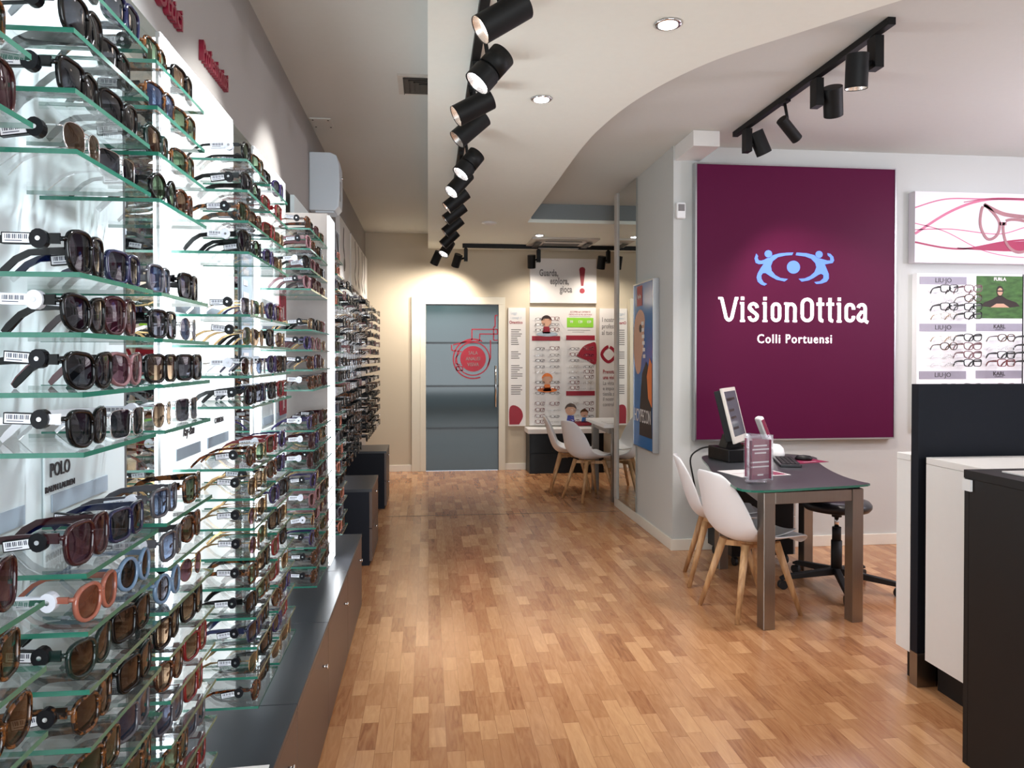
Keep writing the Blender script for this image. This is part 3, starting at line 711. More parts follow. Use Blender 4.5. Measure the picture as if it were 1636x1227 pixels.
FIX = {(1, 1): ('blk_over', 'blk_sq'), (1, 2): ('blk_sq', 'blk_cat'), (1, 3): ('sil_r', 'sil_sq'), (1, 5): ('blk_over', 'navy'), (1, 6): ('blk_cat', 'burg'), (1, 7): ('blk_cat', 'pink'), (1, 8): ('whitearm', 'sil_sq'),
       (1, 10): ('burg', 'navy'), (1, 11): ('coral', 'pale'), (1, 12): ('green', 'blk_brn'), (1, 13): ('tort_cat', 'blk_brn'), (1, 0): ('blk_over', 'navy'),
       (2, 0): ('tort_sq', 'blk_brn'), (2, 1): ('tort_blue', 'tort_sq'), (2, 2): ('green', 'tort_sq'), (2, 3): ('blk_rnd', 'tort_rnd'), (2, 5): ('smoke', 'blk_sq'), (2, 6): ('blk_sq', 'sil_b'),
       (2, 7): ('blk_brn', 'blk_sq'), (2, 8): ('sil_r', 'sil_sq'), (2, 10): ('smoke', 'tort_sq'), (2, 11): ('smoke', 'tort_rnd'), (2, 12): ('pale', 'gold_r'), (2, 13): ('blk_brn', 'blk_brn'), (2, 14): ('tort_rnd', 'red'), (2, 15): ('smoke', 'red'), (2, 16): ('tort_sq', 'smoke'),
       (0, 1): ('blk_over', 'blk_over'), (0, 2): ('blk_sq', 'tort_sq'), (0, 3): ('sil_r', 'burg'), (0, 10): ('tort_sq', 'burg'), (0, 11): ('tort_cat', 'tort_sq'), (0, 12): ('gold_r', 'tort_cat'),
       (3, 0): ('blk_rnd', 'tort_sq'), (3, 1): ('blk_sq', 'blk_rnd'), (3, 2): ('tort_sq', 'tort_rnd'), (3, 3): ('blk_over', 'blk_rnd'), (3, 5): ('sil_sq', 'gold_g'), (3, 6): ('gold_g', 'gold_av'), (3, 7): ('sil_r', 'sil_b'), (3, 8): ('blk_sq', 'navy'),
       (3, 10): ('tort_rnd', 'gold_g'), (3, 11): ('gold_av', 'gold_av'), (3, 12): ('gold_r', 'gold_av'), (3, 13): ('gold_r', 'gold_g')}
RND = {3: ['blk_sq', 'tort_sq', 'gold_av', 'blk_brn', 'navy', 'tort_rnd', 'gold_g'], 4: ['blk_sq', 'tort_rnd', 'gold_av', 'pur', 'blk_brn', 'red'], 5: ['pink', 'blk_sq', 'tort_rnd', 'pur', 'gold_r', 'blk_cat', 'burg'], 6: ['burg', 'blk_brn', 'tort_sq', 'pink', 'gold_r'], 7: ['tort_rnd', 'blk_sq', 'coral', 'smoke'],
       0: ['tort_sq', 'blk_sq', 'sil_r'], 1: ['blk_brn', 'tort_sq', 'blk_cat', 'smoke'], 2: ['tort_sq', 'blk_brn', 'smoke', 'red', 'gold_r']}
BAYN = ['leftmost bay', 'first full bay', 'second bay', 'third bay', 'fourth bay', 'fifth bay', 'sixth bay', 'bay past glowing panel']
for bi, (ya, yb) in enumerate(BAYS):
    for rn, r in enumerate(ROWS[bi]):
        z = ROWZ[r]; picks = FIX.get((bi, r)) or (random.choice(RND[bi]), random.choice(RND[bi]))
        for k in range(2):
            st = STY[picks[k]]
            y = ya + (yb - ya) * (.27 if k == 0 else .76)
            wt = (random.random() < .2)
            key = (st[0], st[1], st[2], st[3] if len(st) > 3 else None, 'white' if wt else 'black')
            lab = '%s %s sunglasses, %s lenses, %s shelf down, %s, %s pair' % (st[1], st[0], st[2], OR[rn], BAYN[bi], ('nearer', 'farther')[k])
            tagged = k == 0 or random.random() < .35
            put_glasses(key, (shelfx(z) - .012 - random.uniform(0, .012), y + random.uniform(-.004, .004), z + .0005), random.uniform(-.10, .06), lab, 'sunglasses in the ' + BAYN[bi], tagged)

# ------------------------------------------------------------------ low cabinets under the displays
CY = [-.49, .20, .89, 1.58, 2.26, 2.95, 3.66, 4.42]
CN = ['beside the camera', 'nearest the camera', 'second from the camera', 'under the first full sunglasses bays', 'under the middle display unit', 'before the glowing end panel', 'under the glowing end panel, last of the row']
for i in range(1, 7):
    y0, y1 = CY[i], CY[i + 1]
    t = thing('low_cabinet', 'low grey-topped brown cabinet %s' % CN[i], 'cabinet', (LX, y0, 0), 0, 'low cabinets under the sunglasses')
    w = y1 - y0; D = -.384 - LX
    MB().box(.002, D - .02, .001, w - .001, .05, .41).build('body', M['navy'], t)
    MB().box(.002, D, .001, w - .001, .411, .43).build('top', M['cabtop'], t, bevel=.0015)
    MB().box(.02, D - .03, .01, w - .01, 0, .049).build('plinth', M['kick'], t)
    d = MB().box(D - .0195, D - .001, .003, w - .003, .02, .409).build('door', M['cabfront'], t, bevel=.0015)
    MB().cyl((D - .001, w * .78, .32), (D + .012, w * .78, .32), .005, 12).cyl((D + .012, w * .78, .32), (D + .018, w * .78, .32), .009, 12).build('knob', M['chrome'], d)
for (y0, y1, h, xf, lab) in ((5.31, 5.95, .535, -.39, 'dark low cabinet standing alone before the eyeglass racks'), (7.3, 7.85, .555, -.40, 'dark low cabinet farthest back beside the corner')):
    t = thing('low_cabinet', lab, 'cabinet', (LX, y0, 0), 0, 'dark cabinets under the eyeglass racks')
    w = y1 - y0; D = xf - LX
    MB().box(.016, D - .02, 0, w, 0.0, h - .02).build('body', M['navy'], t)
    MB().box(.016, D, -.002, w + .002, h - .0195, h).build('top', M['cabtop'], t)
    for z0, z1 in ((.03, h * .48), (h * .49, h - .021)):
        d = MB().box(D - .0195, D - .001, .003, w - .003, z0, z1).build('drawer', M['cabfront'], t)
        MB().cyl((D - .001, w * .5, z1 - .05), (D + .015, w * .5, z1 - .05), .008, 10).build('knob', M['chrome'], d)
t = thing('leaflet', 'white leaflet lying on the cabinet top at the bottom edge', 'leaflet', (-.49, 1.80, .4305), .05)
MB().box(-.10, .10, -.12, .12, 0, .0015).build('sheet', M['paper'], t)
MB().box(-.06, .02, .06, .068, .0016, .002).box(-.06, .05, .03, .036, .0016, .002).build('print', M['bluep'], t)

# ------------------------------------------------------------------ eyeglass frames (clear) for racks and boards
def eyeglasses_mesh(shape, fm, metal):
    fr, ls, ts, hp = frame_meshes(shape, metal)
    b = MB()
    b.add(fr.v, fr.f, 0, True)
    for t_ in ts: b.add(t_.v, t_.f, 0, False)
    for l_ in ls: b.add(l_.v, l_.f, 1, True)
    o = b.build('eyeglasses', [fm, M['clearlens']]); me = o.data; bpy.data.objects.remove(o); return me
EYE = {}
for nm, sh, fm, me_ in (('black square', 'square', FR['black'], False), ('thin gold', 'panto', M['gold'], True), ('thin silver', 'narrow', M['chrome'], True), ('tortoise', 'panto', FR['tortoise'], False),
                        ('pale pink', 'cat-eye', FR['pink'], False), ('black cat-eye', 'cat-eye', FR['black'], False), ('red', 'square', FR['red'], False), ('blue', 'narrow', FR['navy'], False), ('black narrow', 'narrow', FR['black'], False)):
    EYE[nm] = eyeglasses_mesh(sh, fm, me_)
def eyeglasses(kind, loc, rz, label, group, scale=1.0):
    o = bpy.data.objects.new('eyeglasses', EYE[kind]); COL.objects.link(o); o.location = loc; o.rotation_euler = (0, 0, rz); o.scale = (scale,) * 3
    return tag(o, label, 'eyeglasses', group)
# left wall racks
rk = 0
for (y0, y1, lab, rn) in ((4.98, 6.35, 'nearer white eyeglass rack on the left wall', 'nearer rack'), (6.75, 8.7, 'farther white eyeglass rack on the left wall', 'farther rack')):
    t = thing('eyeglass_rack', lab, 'display rack', (LX, y0, 0), 0, 'eyeglass racks on the left wall')
    MB().box(.001, .03, 0, y1 - y0, .62, 2.1).build('panel', M['backlit'] if rk == 0 else M['backpanel'], t)
    ncol = int((y1 - y0) / .205); nrow = 15
    for c in range(ncol):
        y = .1 + c * (y1 - y0 - .2) / (ncol - 1)
        MB().cyl((.036, y + .025, .64), (.036, y + .025, 2.05), .006, 8).build('rod', M['chrome'], t)
        for r in range(nrow):
            z = .70 + r * .087
            kd = random.choice(['thin silver', 'thin gold', 'black square', 'black narrow', 'tortoise', 'pale pink', 'blue', 'thin silver', 'black cat-eye'])
            if r < 6: kd = random.choice(['black square', 'black narrow', 'black cat-eye', 'tortoise', 'thin silver'])
            eyeglasses(kd, (LX + .245, y0 + y, z), random.uniform(-.08, .08), '%s eyeglasses, %s row up, %s column along the %s' % (kd, OR[r], OR[c], rn), 'eyeglasses on the ' + rn)
        comb = [(.032, .64), (.058, .64)]
        for r in range(nrow):
            z = .70 + r * .087
            comb += [(.058, z - .006), (.17, z - .006), (.17, z - .001), (.058, z - .001)]
        comb += [(.058, 2.05), (.032, 2.05)]
        MB().prism(comb, y - .014, y + .014, lambda a, c, q: (a, q, c)).build('peg_strip', M['acrylic'], t)
    rk += 1

# posters, air conditioner on left wall
t = thing('wall_climate_unit', 'white rounded climate unit mounted high on the left wall', 'climate unit', (LX, 5.15, 2.44), 0)
prof = [(.001, 0), (.17, 0), (.195, .03), (.200, .12), (.198, .30), (.180, .37), (.14, .388), (.001, .388)]
MB().prism(prof, 0, .20, lambda a, c, t_: (a, t_, c)).build('housing', M['acw'], t, bevel=.006)
MB().box(.04, .16, .02, .18, -.012, -.001).build('flap', M['acw'], t)
text('COMFORT', .03, M['grey_txt'], None, (0, 0, 0)).name = 'tmp_txt'
bpy.data.objects.remove(bpy.data.objects['tmp_txt'])
MB().box(.199, .2015, .03, .06, .07, .20).build('badge', M['grey_txt'], t)
MB().cyl((.198, .1, .235), (.212, .1, .235), .008, 10).build('sensor', M['chrome'], t)
fl = lambda X0: (lambda a, c, t_: (X0 + t_, a, c))
for i, (y0, y1, z0, z1, lab) in enumerate(((6.02, 6.55, 1.98, 2.5, 'portrait poster below the white climate unit on the left wall'), (6.6, 7.45, 2.16, 2.68, 'middle white poster with a dark eyeglass arm on the left wall'), (7.55, 9.5, 2.16, 2.68, 'long white poster with dark strokes nearest the back corner'))):
    t = thing('wall_poster', lab, 'poster', (LX + .001, y0, z0), 0, 'posters above the racks')
    MB().box(0, .035, 0, y1 - y0, 0, z1 - z0).build('board', M['paper'] if i else M['slotgrey'], t)
    b = MB(); w = y1 - y0; f_ = fl(0)
    if i == 0:
        ribbon(b, catmull([(.12, .5), (.2, .3), (.18, .12), (.3, .02)], 5), .09, f_, .0355, .037); ribbon(b, catmull([(.35, .5), (.48, .3), (.42, .1)], 5), .05, f_, .0355, .037)
    elif i == 1:
        ribbon(b, catmull([(.3, .46), (.27, .3), (.36, .2), (.32, .08)], 5), .045, f_, .0355, .037); b.prism(disc(.36, .14, .06), .0355, .0372, f_)
    else:
        for q in (.4, .75, 1.2, 1.5): ribbon(b, catmull([(q, .5), (q + .08, .3), (q - .02, .15), (q + .12, .06)], 5), .035, f_, .0355, .037)
    b.build('print', M['hair'], t)

# ------------------------------------------------------------------ wine coloured lit sign
SX0, SX1, SZ0, SZ1, SY = 1.99, 3.562, .84, 2.895, 5.415
t = thing('wall_sign', 'large wine coloured shop sign with lit white name and blue figures', 'sign', (SX0, PANELY, SZ0))
w, h = SX1 - SX0, SZ1 - SZ0
MB().box(0, w, -.058, -.001, 0, h).build('panel', M['wine'], t)
b = MB().box(-.012, -.0005, -.064, -.001, -.012, h + .012).box(w + .0005, w + .012, -.064, -.001, -.012, h + .012).box(0, w, -.064, -.001, -.012, -.0005).box(0, w, -.064, -.001, h + .0005, h + .012)
b.build('frame', M['alu'], t)
def sgn(a, c, t_): return (a - SX0, -.058 - t_, c - SZ0)
# lettering drawn as strokes: each glyph in a box of width wd and height 1 (x-height .78)
def glyph(b, ch, x, z, s, fn, wt, wd):
    T0, T1 = .0, .008
    q = lambda pts: [(x + a * wd, z + c * s) for a, c in pts]
    def st(pts, w_=None): ribbon(b, q(pts), w_ or wt, fn, T0, T1)
    sw = wt / wd / 2; sh = wt / s / 2; xh = .80
    def arc(cx, cz, rx, rz, a0, a1, n=10): return [(cx + rx * math.cos(math.radians(a0 + (a1 - a0) * i / n)), cz + rz * math.sin(math.radians(a0 + (a1 - a0) * i / n))) for i in range(n + 1)]
    def obl(top):
        r = .5 - sw; rz = r * wd / s
        st(arc(.5, sh + rz, r, rz, 180, 360) + arc(.5, top - sh - rz, r, rz, 0, 180) + [(.5 - r, sh + rz + .02)])
    def blk(a0, a1, c0, c1): b.prism(q([(a0, c0), (a1, c0), (a1, c1), (a0, c1)]), T0, T1, fn)
    if ch == 'V':
        st([(sw * .9, .97), (.34, .16), (.42, sh + .03), (.5, sh), (.58, sh + .03), (.66, .16), (1 - sw * .9, .97)]); blk(-.10, .12, .91, 1); blk(.84, 1.03, .91, 1)
    if ch == 'i':
        blk(.5 - sw, .5 + sw, 0, xh); blk(.5 - sw, .5 + sw, .88, 1.02); blk(.5 - sw * 1.55, .5 + sw * 1.55, 0, .08); blk(.5 - sw * 1.6, .5, xh - .09, xh)
    if ch == 'o': obl(xh)
    if ch == 'O': obl(1.0)
    if ch == 's':
        r = .5 - sw; rz = r * wd / s
        st(arc(.5, xh - sh - rz, r, rz, 0, 180) + [(.5 - r, .55), (.34, .45), (.66, .36), (.5 + r, .27)] + arc(.5, sh + rz, r, rz, 0, -180))
    if ch == 'n':
        r = .5 - sw; rz = r * wd / s
        blk(0, 2 * sw, 0, xh); blk(1 - 2 * sw, 1, 0, .6); st(arc(.5, xh - sh - rz, r, rz, 180, 0) + [(1 - sw, .4)]); blk(-.05, 2 * sw + .05, 0, .08); blk(1 - 2 * sw - .05, 1.05, 0, .08); blk(-.10, .1, xh - .09, xh)
    if ch == 't':
        r = .4; st([(.45, 1.0), (.45, .2)] + [(.5, .09), (.62, sh), (.86, sh * .9)]); blk(0.0, .98, xh - .12, xh)
    if ch == 'c':
        r = .5 - sw; rz = r * wd / s
        st([(1 - sw, xh * .66)] + arc(.5, xh - sh - rz, r, rz, 0, 180) + arc(.5, sh + rz, r, rz, 180, 360) + [(1 - sw, xh * .33)])
    if ch == 'a':
        r = .5 - sw; rz = r * wd / s
        st(arc(.5, xh - sh - rz, r, rz, 170, 0) + [(1 - sw, .1), (1.0, .03), (1.14, .0)]); st([(1 - sw, .42), (.45, .43)] + arc(.5, sh + rz * .95, r, rz * .95, 130, 300) + [(1 - sw, .2)])
b = MB()
LS = [('V', 1151, 1178.5), ('i', 1181, 1191), ('s', 1194.5, 1211.5), ('i', 1216, 1227), ('o', 1231, 1247), ('n', 1254, 1271.5), ('O', 1278.5, 1299), ('t', 1304, 1316), ('t', 1320, 1332), ('i', 1335, 1346), ('c', 1349.5, 1366), ('a', 1369, 1385)]
k = (3.351 - 2.172) / (1388 - 1151)
for ch, a, c in LS:
    glyph(b, ch, 2.172 + (a - 1151) * k, 1.722, .185, sgn, .0235, (c - a) * k)
b.build('name_lettering', M['letter_on'], t)
text('Colli Portuensi', .095, M['letter_on'], t, (2.76 - SX0, -.062, 1.592 - SZ0), sx=.86, ext=.003, bold=.0003, space=1.18)
def C(p): return (2.7475 + (1120 + p[0] / 5.113 - 1268) * .004977, 2.137 - (360 + p[1] / 5.113 - 427) * .0047)
left = [(455, 235), (441, 275), (450, 310), (475, 322), (515, 318), (490, 355), (468, 395), (458, 430), (468, 465), (495, 488), (522, 497), (542, 483), (515, 470), (497, 440), (495, 415), (508, 395), (530, 393), (570, 420), (620, 447), (685, 460), (712, 440), (650, 432), (610, 410), (580, 375), (573, 335), (588, 295), (630, 262), (690, 248), (745, 243), (755, 222), (700, 224), (640, 231), (585, 248), (566, 268), (540, 272), (520, 284), (495, 292), (475, 290), (465, 272), (469, 255)]
right = [(1035, 222), (1060, 228), (1083, 252), (1090, 282), (1078, 303), (1045, 309), (1013, 316), (1030, 355), (1046, 395), (1047, 432), (1030, 458), (990, 474), (945, 478), (928, 462), (975, 455), (1003, 430), (1004, 405), (985, 393), (962, 402), (920, 430), (880, 450), (825, 460), (800, 437), (850, 433), (895, 412), (930, 380), (945, 340), (935, 305), (900, 270), (850, 252), (775, 244), (782, 222), (860, 225), (925, 240), (950, 262), (992, 272), (1035, 283), (1060, 282), (1058, 258), (1038, 240)]
b = MB(); b.prism([C(p) for p in left], 0, .004, sgn).prism([C(p) for p in right], 0, .004, sgn)
b.prism([C(p) for p in disc(552, 236, 30)], 0, .0045, sgn).prism([C(p) for p in disc(966, 234, 29)], 0, .0045, sgn).prism([C(p) for p in disc(757, 342, 53, 36)], 0, .004, sgn)
b.build('logo', M['logo_on'], t)
light('sign_glow', 'AREA', (2.77, 5.3, 1.85), 4, (1, .9, 1), (2.77, 4, 1.6), shape='RECTANGLE', size=1.1, size_y=.6)
# motion detector
t = thing('motion_detector', 'small white motion detector on the corner left of the wine sign', 'sensor', (1.875, PANELY, 2.49))
MB().box(-.035, .035, -.05, -.001, 0, .12).build('housing', M['plastic'], t, bevel=.008)
MB().box(-.024, .024, -.054, -.0505, .055, .105).build('window', M['grey_txt'], t)

# ------------------------------------------------------------------ pier: mirror and beach poster
t = thing('tall_mirror', 'ceiling-high wall mirror on the side of the pier', 'mirror', (PIERX - .016, 6.45, .09))
MB().box(.001, .015, 0, .62, 0, CZ - .1).build('glass', M['mirror'], t)
MB().box(-.012, .014, .62, .72, 0, CZ - .1).build('frame', M['vent'], t)
t = thing('wall_poster', 'blue beach advert poster with a large face in sunglasses on the pier', 'poster', (PIERX - .05, 5.83, .70))
MB().box(.003, .048, 0, .56, 0, 1.375).build('panel', M['sky'], t)
MB().box(-.002, .048, -.012, -.001, -.01, 1.385).box(-.002, .048, .561, .57, -.01, 1.385).box(-.002, .048, 0, .56, -.01, -.001).box(-.002, .048, 0, .56, 1.376, 1.385).build('frame', M['alu'], t)
fp = lambda a, c, t_: (.003 - t_, a, c)     # a along +Y (left is far), c up
b = MB().prism(catmull([(.24, 1.10), (.38, 1.16), (.52, 1.08), (.555, .92), (.54, .74), (.46, .62), (.36, .64), (.32, .76), (.27, .82), (.25, .95)], 4, True), .0005, .002, fp); b.build('face', M['skin'], t)
b = MB(); b.prism([(.02, .1), (.38, .1), (.36, .35), (.30, .62), (.18, .72), (.05, .6)], .0022, .003, fp); b.prism(disc(.35, 1.0, .04, 16, .035), .0022, .003, fp); b.build('dark_figure', M['hair'], t)
b = MB(); b.prism([(.02, .35), (.12, .42), (.16, .6), (.08, .75), (.02, .7)], .0035, .004, fp); b.build('hat', M['orange'], t)
MB().prism(rect(.30, .46, 1.19, 1.36), .002, .003, fp).build('red_badge', M['red'], t)
b = MB()
for i in range(6): b.prism(rect(.20 + .01 * i, .27 + .01 * i, .75 + i * .055, .78 + i * .055), .004, .005, fp)
b.build('stripes', M['paper'], t)
text('Ray-Ban', .05, M['paper'], t, (-.002, .38, 1.27), '-X', ext=.0005, sx=.6)
text('HOYPECON', .16, M['paper'], t, (-.003, .28, .26), '-X', ext=.0005, sx=.55)

# ------------------------------------------------------------------ back wall boards
t = thing('wall_sign', 'white back wall sign reading Guarda, esplora, gioca with exclamation mark', 'sign', (1.31, BACK, 2.165))
MB().box(0, .875, -.05, -.001, 0, .575).build('board', M['paper'], t)
for i, (s_, x, z) in enumerate((('Guarda,', .12, .385), ('esplora,', .26, .28), ('gioca', .39, .175))):
    text(s_, .12, M['grey_txt'], t, (x, -.0515, z), sx=.60, align='LEFT', bold=.004, space=1.08)
b = MB(); g_ = lambda a, c, t_: (a, -.05 - t_, c)
b.prism([(.645, .44)] + [(.685 + .04 * math.cos(a), .44 + .03 * math.sin(a)) for a in (PI * .75, PI * .5, PI * .25)] + [(.725, .44), (.70, .225), (.67, .225)], .0, .003, g_); b.prism(disc(.685, .16, .034, 20), 0, .003, g_)
b.build('exclamation_mark', M['red'], t)
t = thing('wall_board', 'narrow white text board between the glass door and the children board', 'board', (1.03, BACK, .57))
MB().box(0, .225, -.03, -.001, 0, 1.53).build('board', M['paper'], t)
text('Leggi', .05, M['slotgrey'], t, (.03, -.031, 1.46), sx=.8, align='LEFT'); text('i consigli di', .04, M['slotgrey'], t, (.03, -.031, 1.40), sx=.8, align='LEFT'); text('Orsottico', .055, M['red'], t, (.012, -.031, 1.34), sx=.78, align='LEFT', bold=.001)
b = MB(); gg = lambda a, c, t_: (a, -.03 - t_, c)
z = 1.24
for blk_ in (8, 4, 7, 5):
    for j in range(blk_):
        b.prism(rect(.035, .035 + random.uniform(.08, .15), z, z + .012), 0, .001, gg); z -= .027
    z -= .07
b.build('print', M['grey_txt'], t)
b = MB(); b.prism(catmull([(.012, .02), (.0125, .22), (.07, .27), (.16, .22), (.19, .12), (.14, .02)], 4), 0, .0015, gg); b.build('dark_red_shape', M['red'], t)

BX0, BZ0 = 1.305, .575
t = thing('eyeglass_board', 'white children eyewear board on the back wall with many small frames', 'display board', (BX0, BACK, BZ0))
MB().box(0, .875, -.04, -.001, 0, 1.53).build('board', M['paper'], t)
b = MB(); kb = lambda a, c, t_: (a, -.04 - t_, c)
for x0, x1, z_ in ((.03, .40, 1.10), (.48, .86, 1.11), (.48, .86, .385)): MB().prism(rect(x0, x1, z_, z_ + .06), 0, .004, kb).build('shelf_band', M['red'], t)
MB().prism(rect(.49, .84, 1.275, 1.40), 0, .003, kb).build('price_panel', M['green'], t)
for x, s_ in ((.55, '99'), (.665, '129'), (.78, '159')): text(s_, .05, M['paper'], t, (x, -.0445, 1.345), sx=.8, bold=.001)
text('SCOPRI LE OFFERTE', .034, M['red'], t, (.665, -.041, 1.475), sx=.9, shear=.2); text('DEDICATE AI PIU GIOVANI', .028, M['red'], t, (.665, -.041, 1.44), sx=.9, shear=.2)
b = MB().prism(rect(.50, .80, 1.235, 1.241), 0, .001, kb).prism(rect(.56, .72, 1.212, 1.216), 0, .001, kb).prism(rect(.52, .80, 1.412, 1.417), 0, .001, kb); b.build('print', M['grey_txt'], t)
def child(cx, cz, s, hair, shirt, nm):
    f = t
    b = MB().prism(disc(cx, cz, .055 * s, 24), .004, .006, kb); b.build('drawn_head', M['skin'], t)
    b = MB().prism([(cx + .06 * s * math.cos(a), cz + .006 + .062 * s * math.sin(a)) for a in [PI * i / 10 for i in range(11)]] + [(cx - .03 * s, cz + .03 * s), (cx + .03 * s, cz + .03 * s)], .0065, .008, kb); b.build('drawn_hair', M[hair], t)
    b = MB().prism([(cx - .045 * s, cz - .13 * s), (cx + .045 * s, cz - .13 * s), (cx + .03 * s, cz - .055 * s), (cx - .03 * s, cz - .055 * s)], .004, .006, kb); b.build('drawn_shirt', M[shirt], t)
child(.22, 1.35, 1.2, 'hair', 'red', 0); child(.23, .60, 1.2, 'orange', 'orange', 0); child(.54, .20, 1.3, 'cabfront', 'bluep', 0); child(.72, .15, .9, 'gold', 'sky', 0)
MB().prism(disc(.23, 1.185, .14, 24, .03), .004, .006, kb).build('blue_ellipse', M['slotgrey'], t)
MB().prism(disc(.23, .46, .13, 24, .03), .004, .006, kb).build('orange_ellipse', M['orange'], t)
MB().prism(disc(.66, .02, .20, 24, .03), .004, .006, kb).build('red_ellipse', M['red'], t)
MB().prism(catmull([(.62, .90), (.70, 1.02), (.80, 1.07), (.875, 1.06), (.875, .80), (.76, .84)], 4), .004, .005, kb).build('dark_red_shape', M['red'], t)
rows = [(0, z) for z in (1.37, 1.30, 1.23, .99, .91, .84, .76, .69, .56, .48, .42, .28, .20, .12, .05)] + [(1, z) for z in (.99, .91, .84, .76, .69, .62, .55, .48, .28, .20, .12, .05)]
b = MB()
for c, z in rows: b.box(.04 + c * .45, .41 + c * .45, -.046, -.0405, z - .006, z - .003)
b.build('rail', M['acrylic'], t)
for q, (c, z) in enumerate(rows):
    for k in range(2):
        x = BX0 + .12 + c * .45 + k * .19
        kd = random.choice(['black narrow', 'thin silver', 'blue', 'pale pink', 'red', 'thin gold'])
        eyeglasses(kd, (x, BACK - .175, BZ0 + z - .015), -PI / 2, '%s children eyeglasses, %s row from top, %s half, %s of two' % (kd, OR[(q if c == 0 else q - 15)], ('left', 'right')[c], ('left', 'right')[k]), 'small eyeglasses on the back board', .85)
t = thing('wall_board', 'white text board with a dark red lens symbol, right of the children board', 'board', (2.23, BACK, .57))
MB().box(0, .75, -.03, -.001, 0, 1.53).build('board', M['paper'], t)
for i, s_ in enumerate(('I nostri', 'professionisti', 'al tuo servizio')): text(s_, .085, M['grey_txt'], t, (.03, -.031, 1.38 - i * .085), sx=.72, align='LEFT', bold=.001)
for i, s_ in enumerate(('Prenota', 'una visita')): text(s_, .07, M['red'], t, (.045, -.031, .70 - i * .075), sx=.72, align='LEFT', bold=.001)
for i, s_ in enumerate(('La vista', 'e importante:', 'tienila sotto', 'il nostro', 'controllo')): text(s_, .07, M['grey_txt'], t, (.045, -.031, .55 - i * .07), sx=.72, align='LEFT')
b = MB(); ribbon(b, catmull([(.12, 1.03), (.03, .93), (.12, .83), (.22, .93)], 6, True), .04, gg, 0, .002); ribbon(b, catmull([(.33, 1.03), (.22, .93), (.33, .83), (.42, .93)], 6, True), .04, gg, 0, .002)
b.build('lens_symbol', M['red'], t)

# drawer unit below the children board
t = thing('drawer_unit', 'black two-drawer unit with white top below the children board', 'cabinet', (1.26, 9.32, 0))
MB().box(0, .95, .0, .34, .0, .50).build('body', M['black'], t)
MB().box(-.02, .97, -.02, .345, .501, .56).build('top', M['white'], t, bevel=.003)
for z0, z1 in ((.02, .25), (.26, .49)):
    d = MB().box(.01, .94, -.016, -.001, z0, z1).build('drawer', M['black'], t, bevel=.002)
    MB().cyl((.475, -.03, z1 - .05), (.475, -.016, z1 - .05), .01, 12).build('knob', M['chrome'], d)

# ------------------------------------------------------------------ desk
FLp, FRp, BRp, BLp = Vector((1.80, 3.84)), Vector((2.335, 3.90)), Vector((2.57, 4.88)), Vector((2.01, 4.98))
t = thing('service_desk', 'steel framed desk with dark glass top in front of the wine sign', 'desk', (0, 0, 0))
dx = (FRp - FLp).normalized()
LR = Matrix.Rotation(math.atan2(dx.y, dx.x), 4, 'Z')
for p in (FLp, FRp, BRp, BLp):
    MB().box(-.034, .034, -.034, .034, 0, .735).build('leg', M['steel'], t, (p.x, p.y, 0), (0, 0, math.atan2(dx.y, dx.x)), bevel=.003)
b = MB()
for p, q in ((FLp, FRp), (FRp, BRp), (BRp, BLp), (BLp, FLp)):
    d = (q - p); a = math.atan2(d.y, d.x); m_ = Matrix.Translation((p.x, p.y, 0)) @ Matrix.Rotation(a, 4, 'Z')
    b.box(.035, d.length - .035, -.030, .030, .670, .733, mat=m_)
b.build('frame', M['steel'], t, bevel=.002)
for p in (FLp, FRp, BRp, BLp): MB().cyl((p.x, p.y, .736), (p.x, p.y, .752), .028, 20).build('standoff', M['kick'], t)
gp = catmull([(1.66, 3.72), (2.02, 3.76), (2.37, 3.83), (2.385, 3.93), (2.39, 4.10), (2.45, 4.38), (2.55, 4.68), (2.66, 4.95), (2.5, 5.12), (2.1, 5.14), (1.90, 5.05), (1.78, 4.64), (1.68, 4.28), (1.635, 3.95)], 4, True)
MB().prism([p[:2] for p in gp], .753, .765, side=1).build('glass_top', [M['tableglass'], M['edge']], t)
TZ = .7655
# drawer pedestal under the desk
t = thing('drawer_pedestal', 'black drawer pedestal on casters below the desk', 'cabinet', (2.30, 5.20, 0), .05)
MB().box(-.22, .24, -.2, .2, .07, .60).build('body', M['black'], t, bevel=.003)
for z0, z1 in ((.34, .60), (.07, .335)): MB().box(.241, .255, -.2, .2, z0, z1).build('drawer', M['alu'], t, bevel=.002)
for x in (-.18, .20):
    for y in (-.16, .16): MB().cyl((x - .012, y, .03), (x + .012, y, .03), .03, 16).box(x - .01, x + .01, y - .01, y + .01, .03, .07).build('caster', M['kick'], t)
# till / monitor
t = thing('cash_register', 'black till base with a stand at the far left of the desk', 'till', (2.05, 4.86, TZ), .12)
MB().box(-.12, .16, -.14, .14, 0, .085).build('body', M['black'], t, bevel=.006)
MB().prism([(-.09, .086), (.04, .086), (-.02, .17), (-.06, .17)], -.05, .05, lambda a, c, q: (a, q, c)).build('stand', M['black'], t)
MB().box(.07, .15, -.09, .09, .086, .10).build('receipt_slot', M['gold'], t)
t = thing('monitor', 'tilted white framed monitor on the desk in front of the wine sign', 'monitor', (2.03, 4.83, 1.075))
mt_ = Euler((math.radians(-14), math.radians(0), math.radians(53)), 'XYZ').to_matrix().to_4x4()
def mbx(nm, m_, *bx): 
    b = MB(); b.box(*bx, mat=mt_); return b.build(nm, m_, t, bevel=.004)
mbx('bezel', M['vent'], -.165, .165, -.012, .006, -.19, .18)
mbx('back_shell', M['black'], -.155, .155, .0065, .05, -.17, .17)
sc_ = mbx('screen', M['screen'], -.14, .14, -.0135, -.0122, -.145, .155)
b = MB()
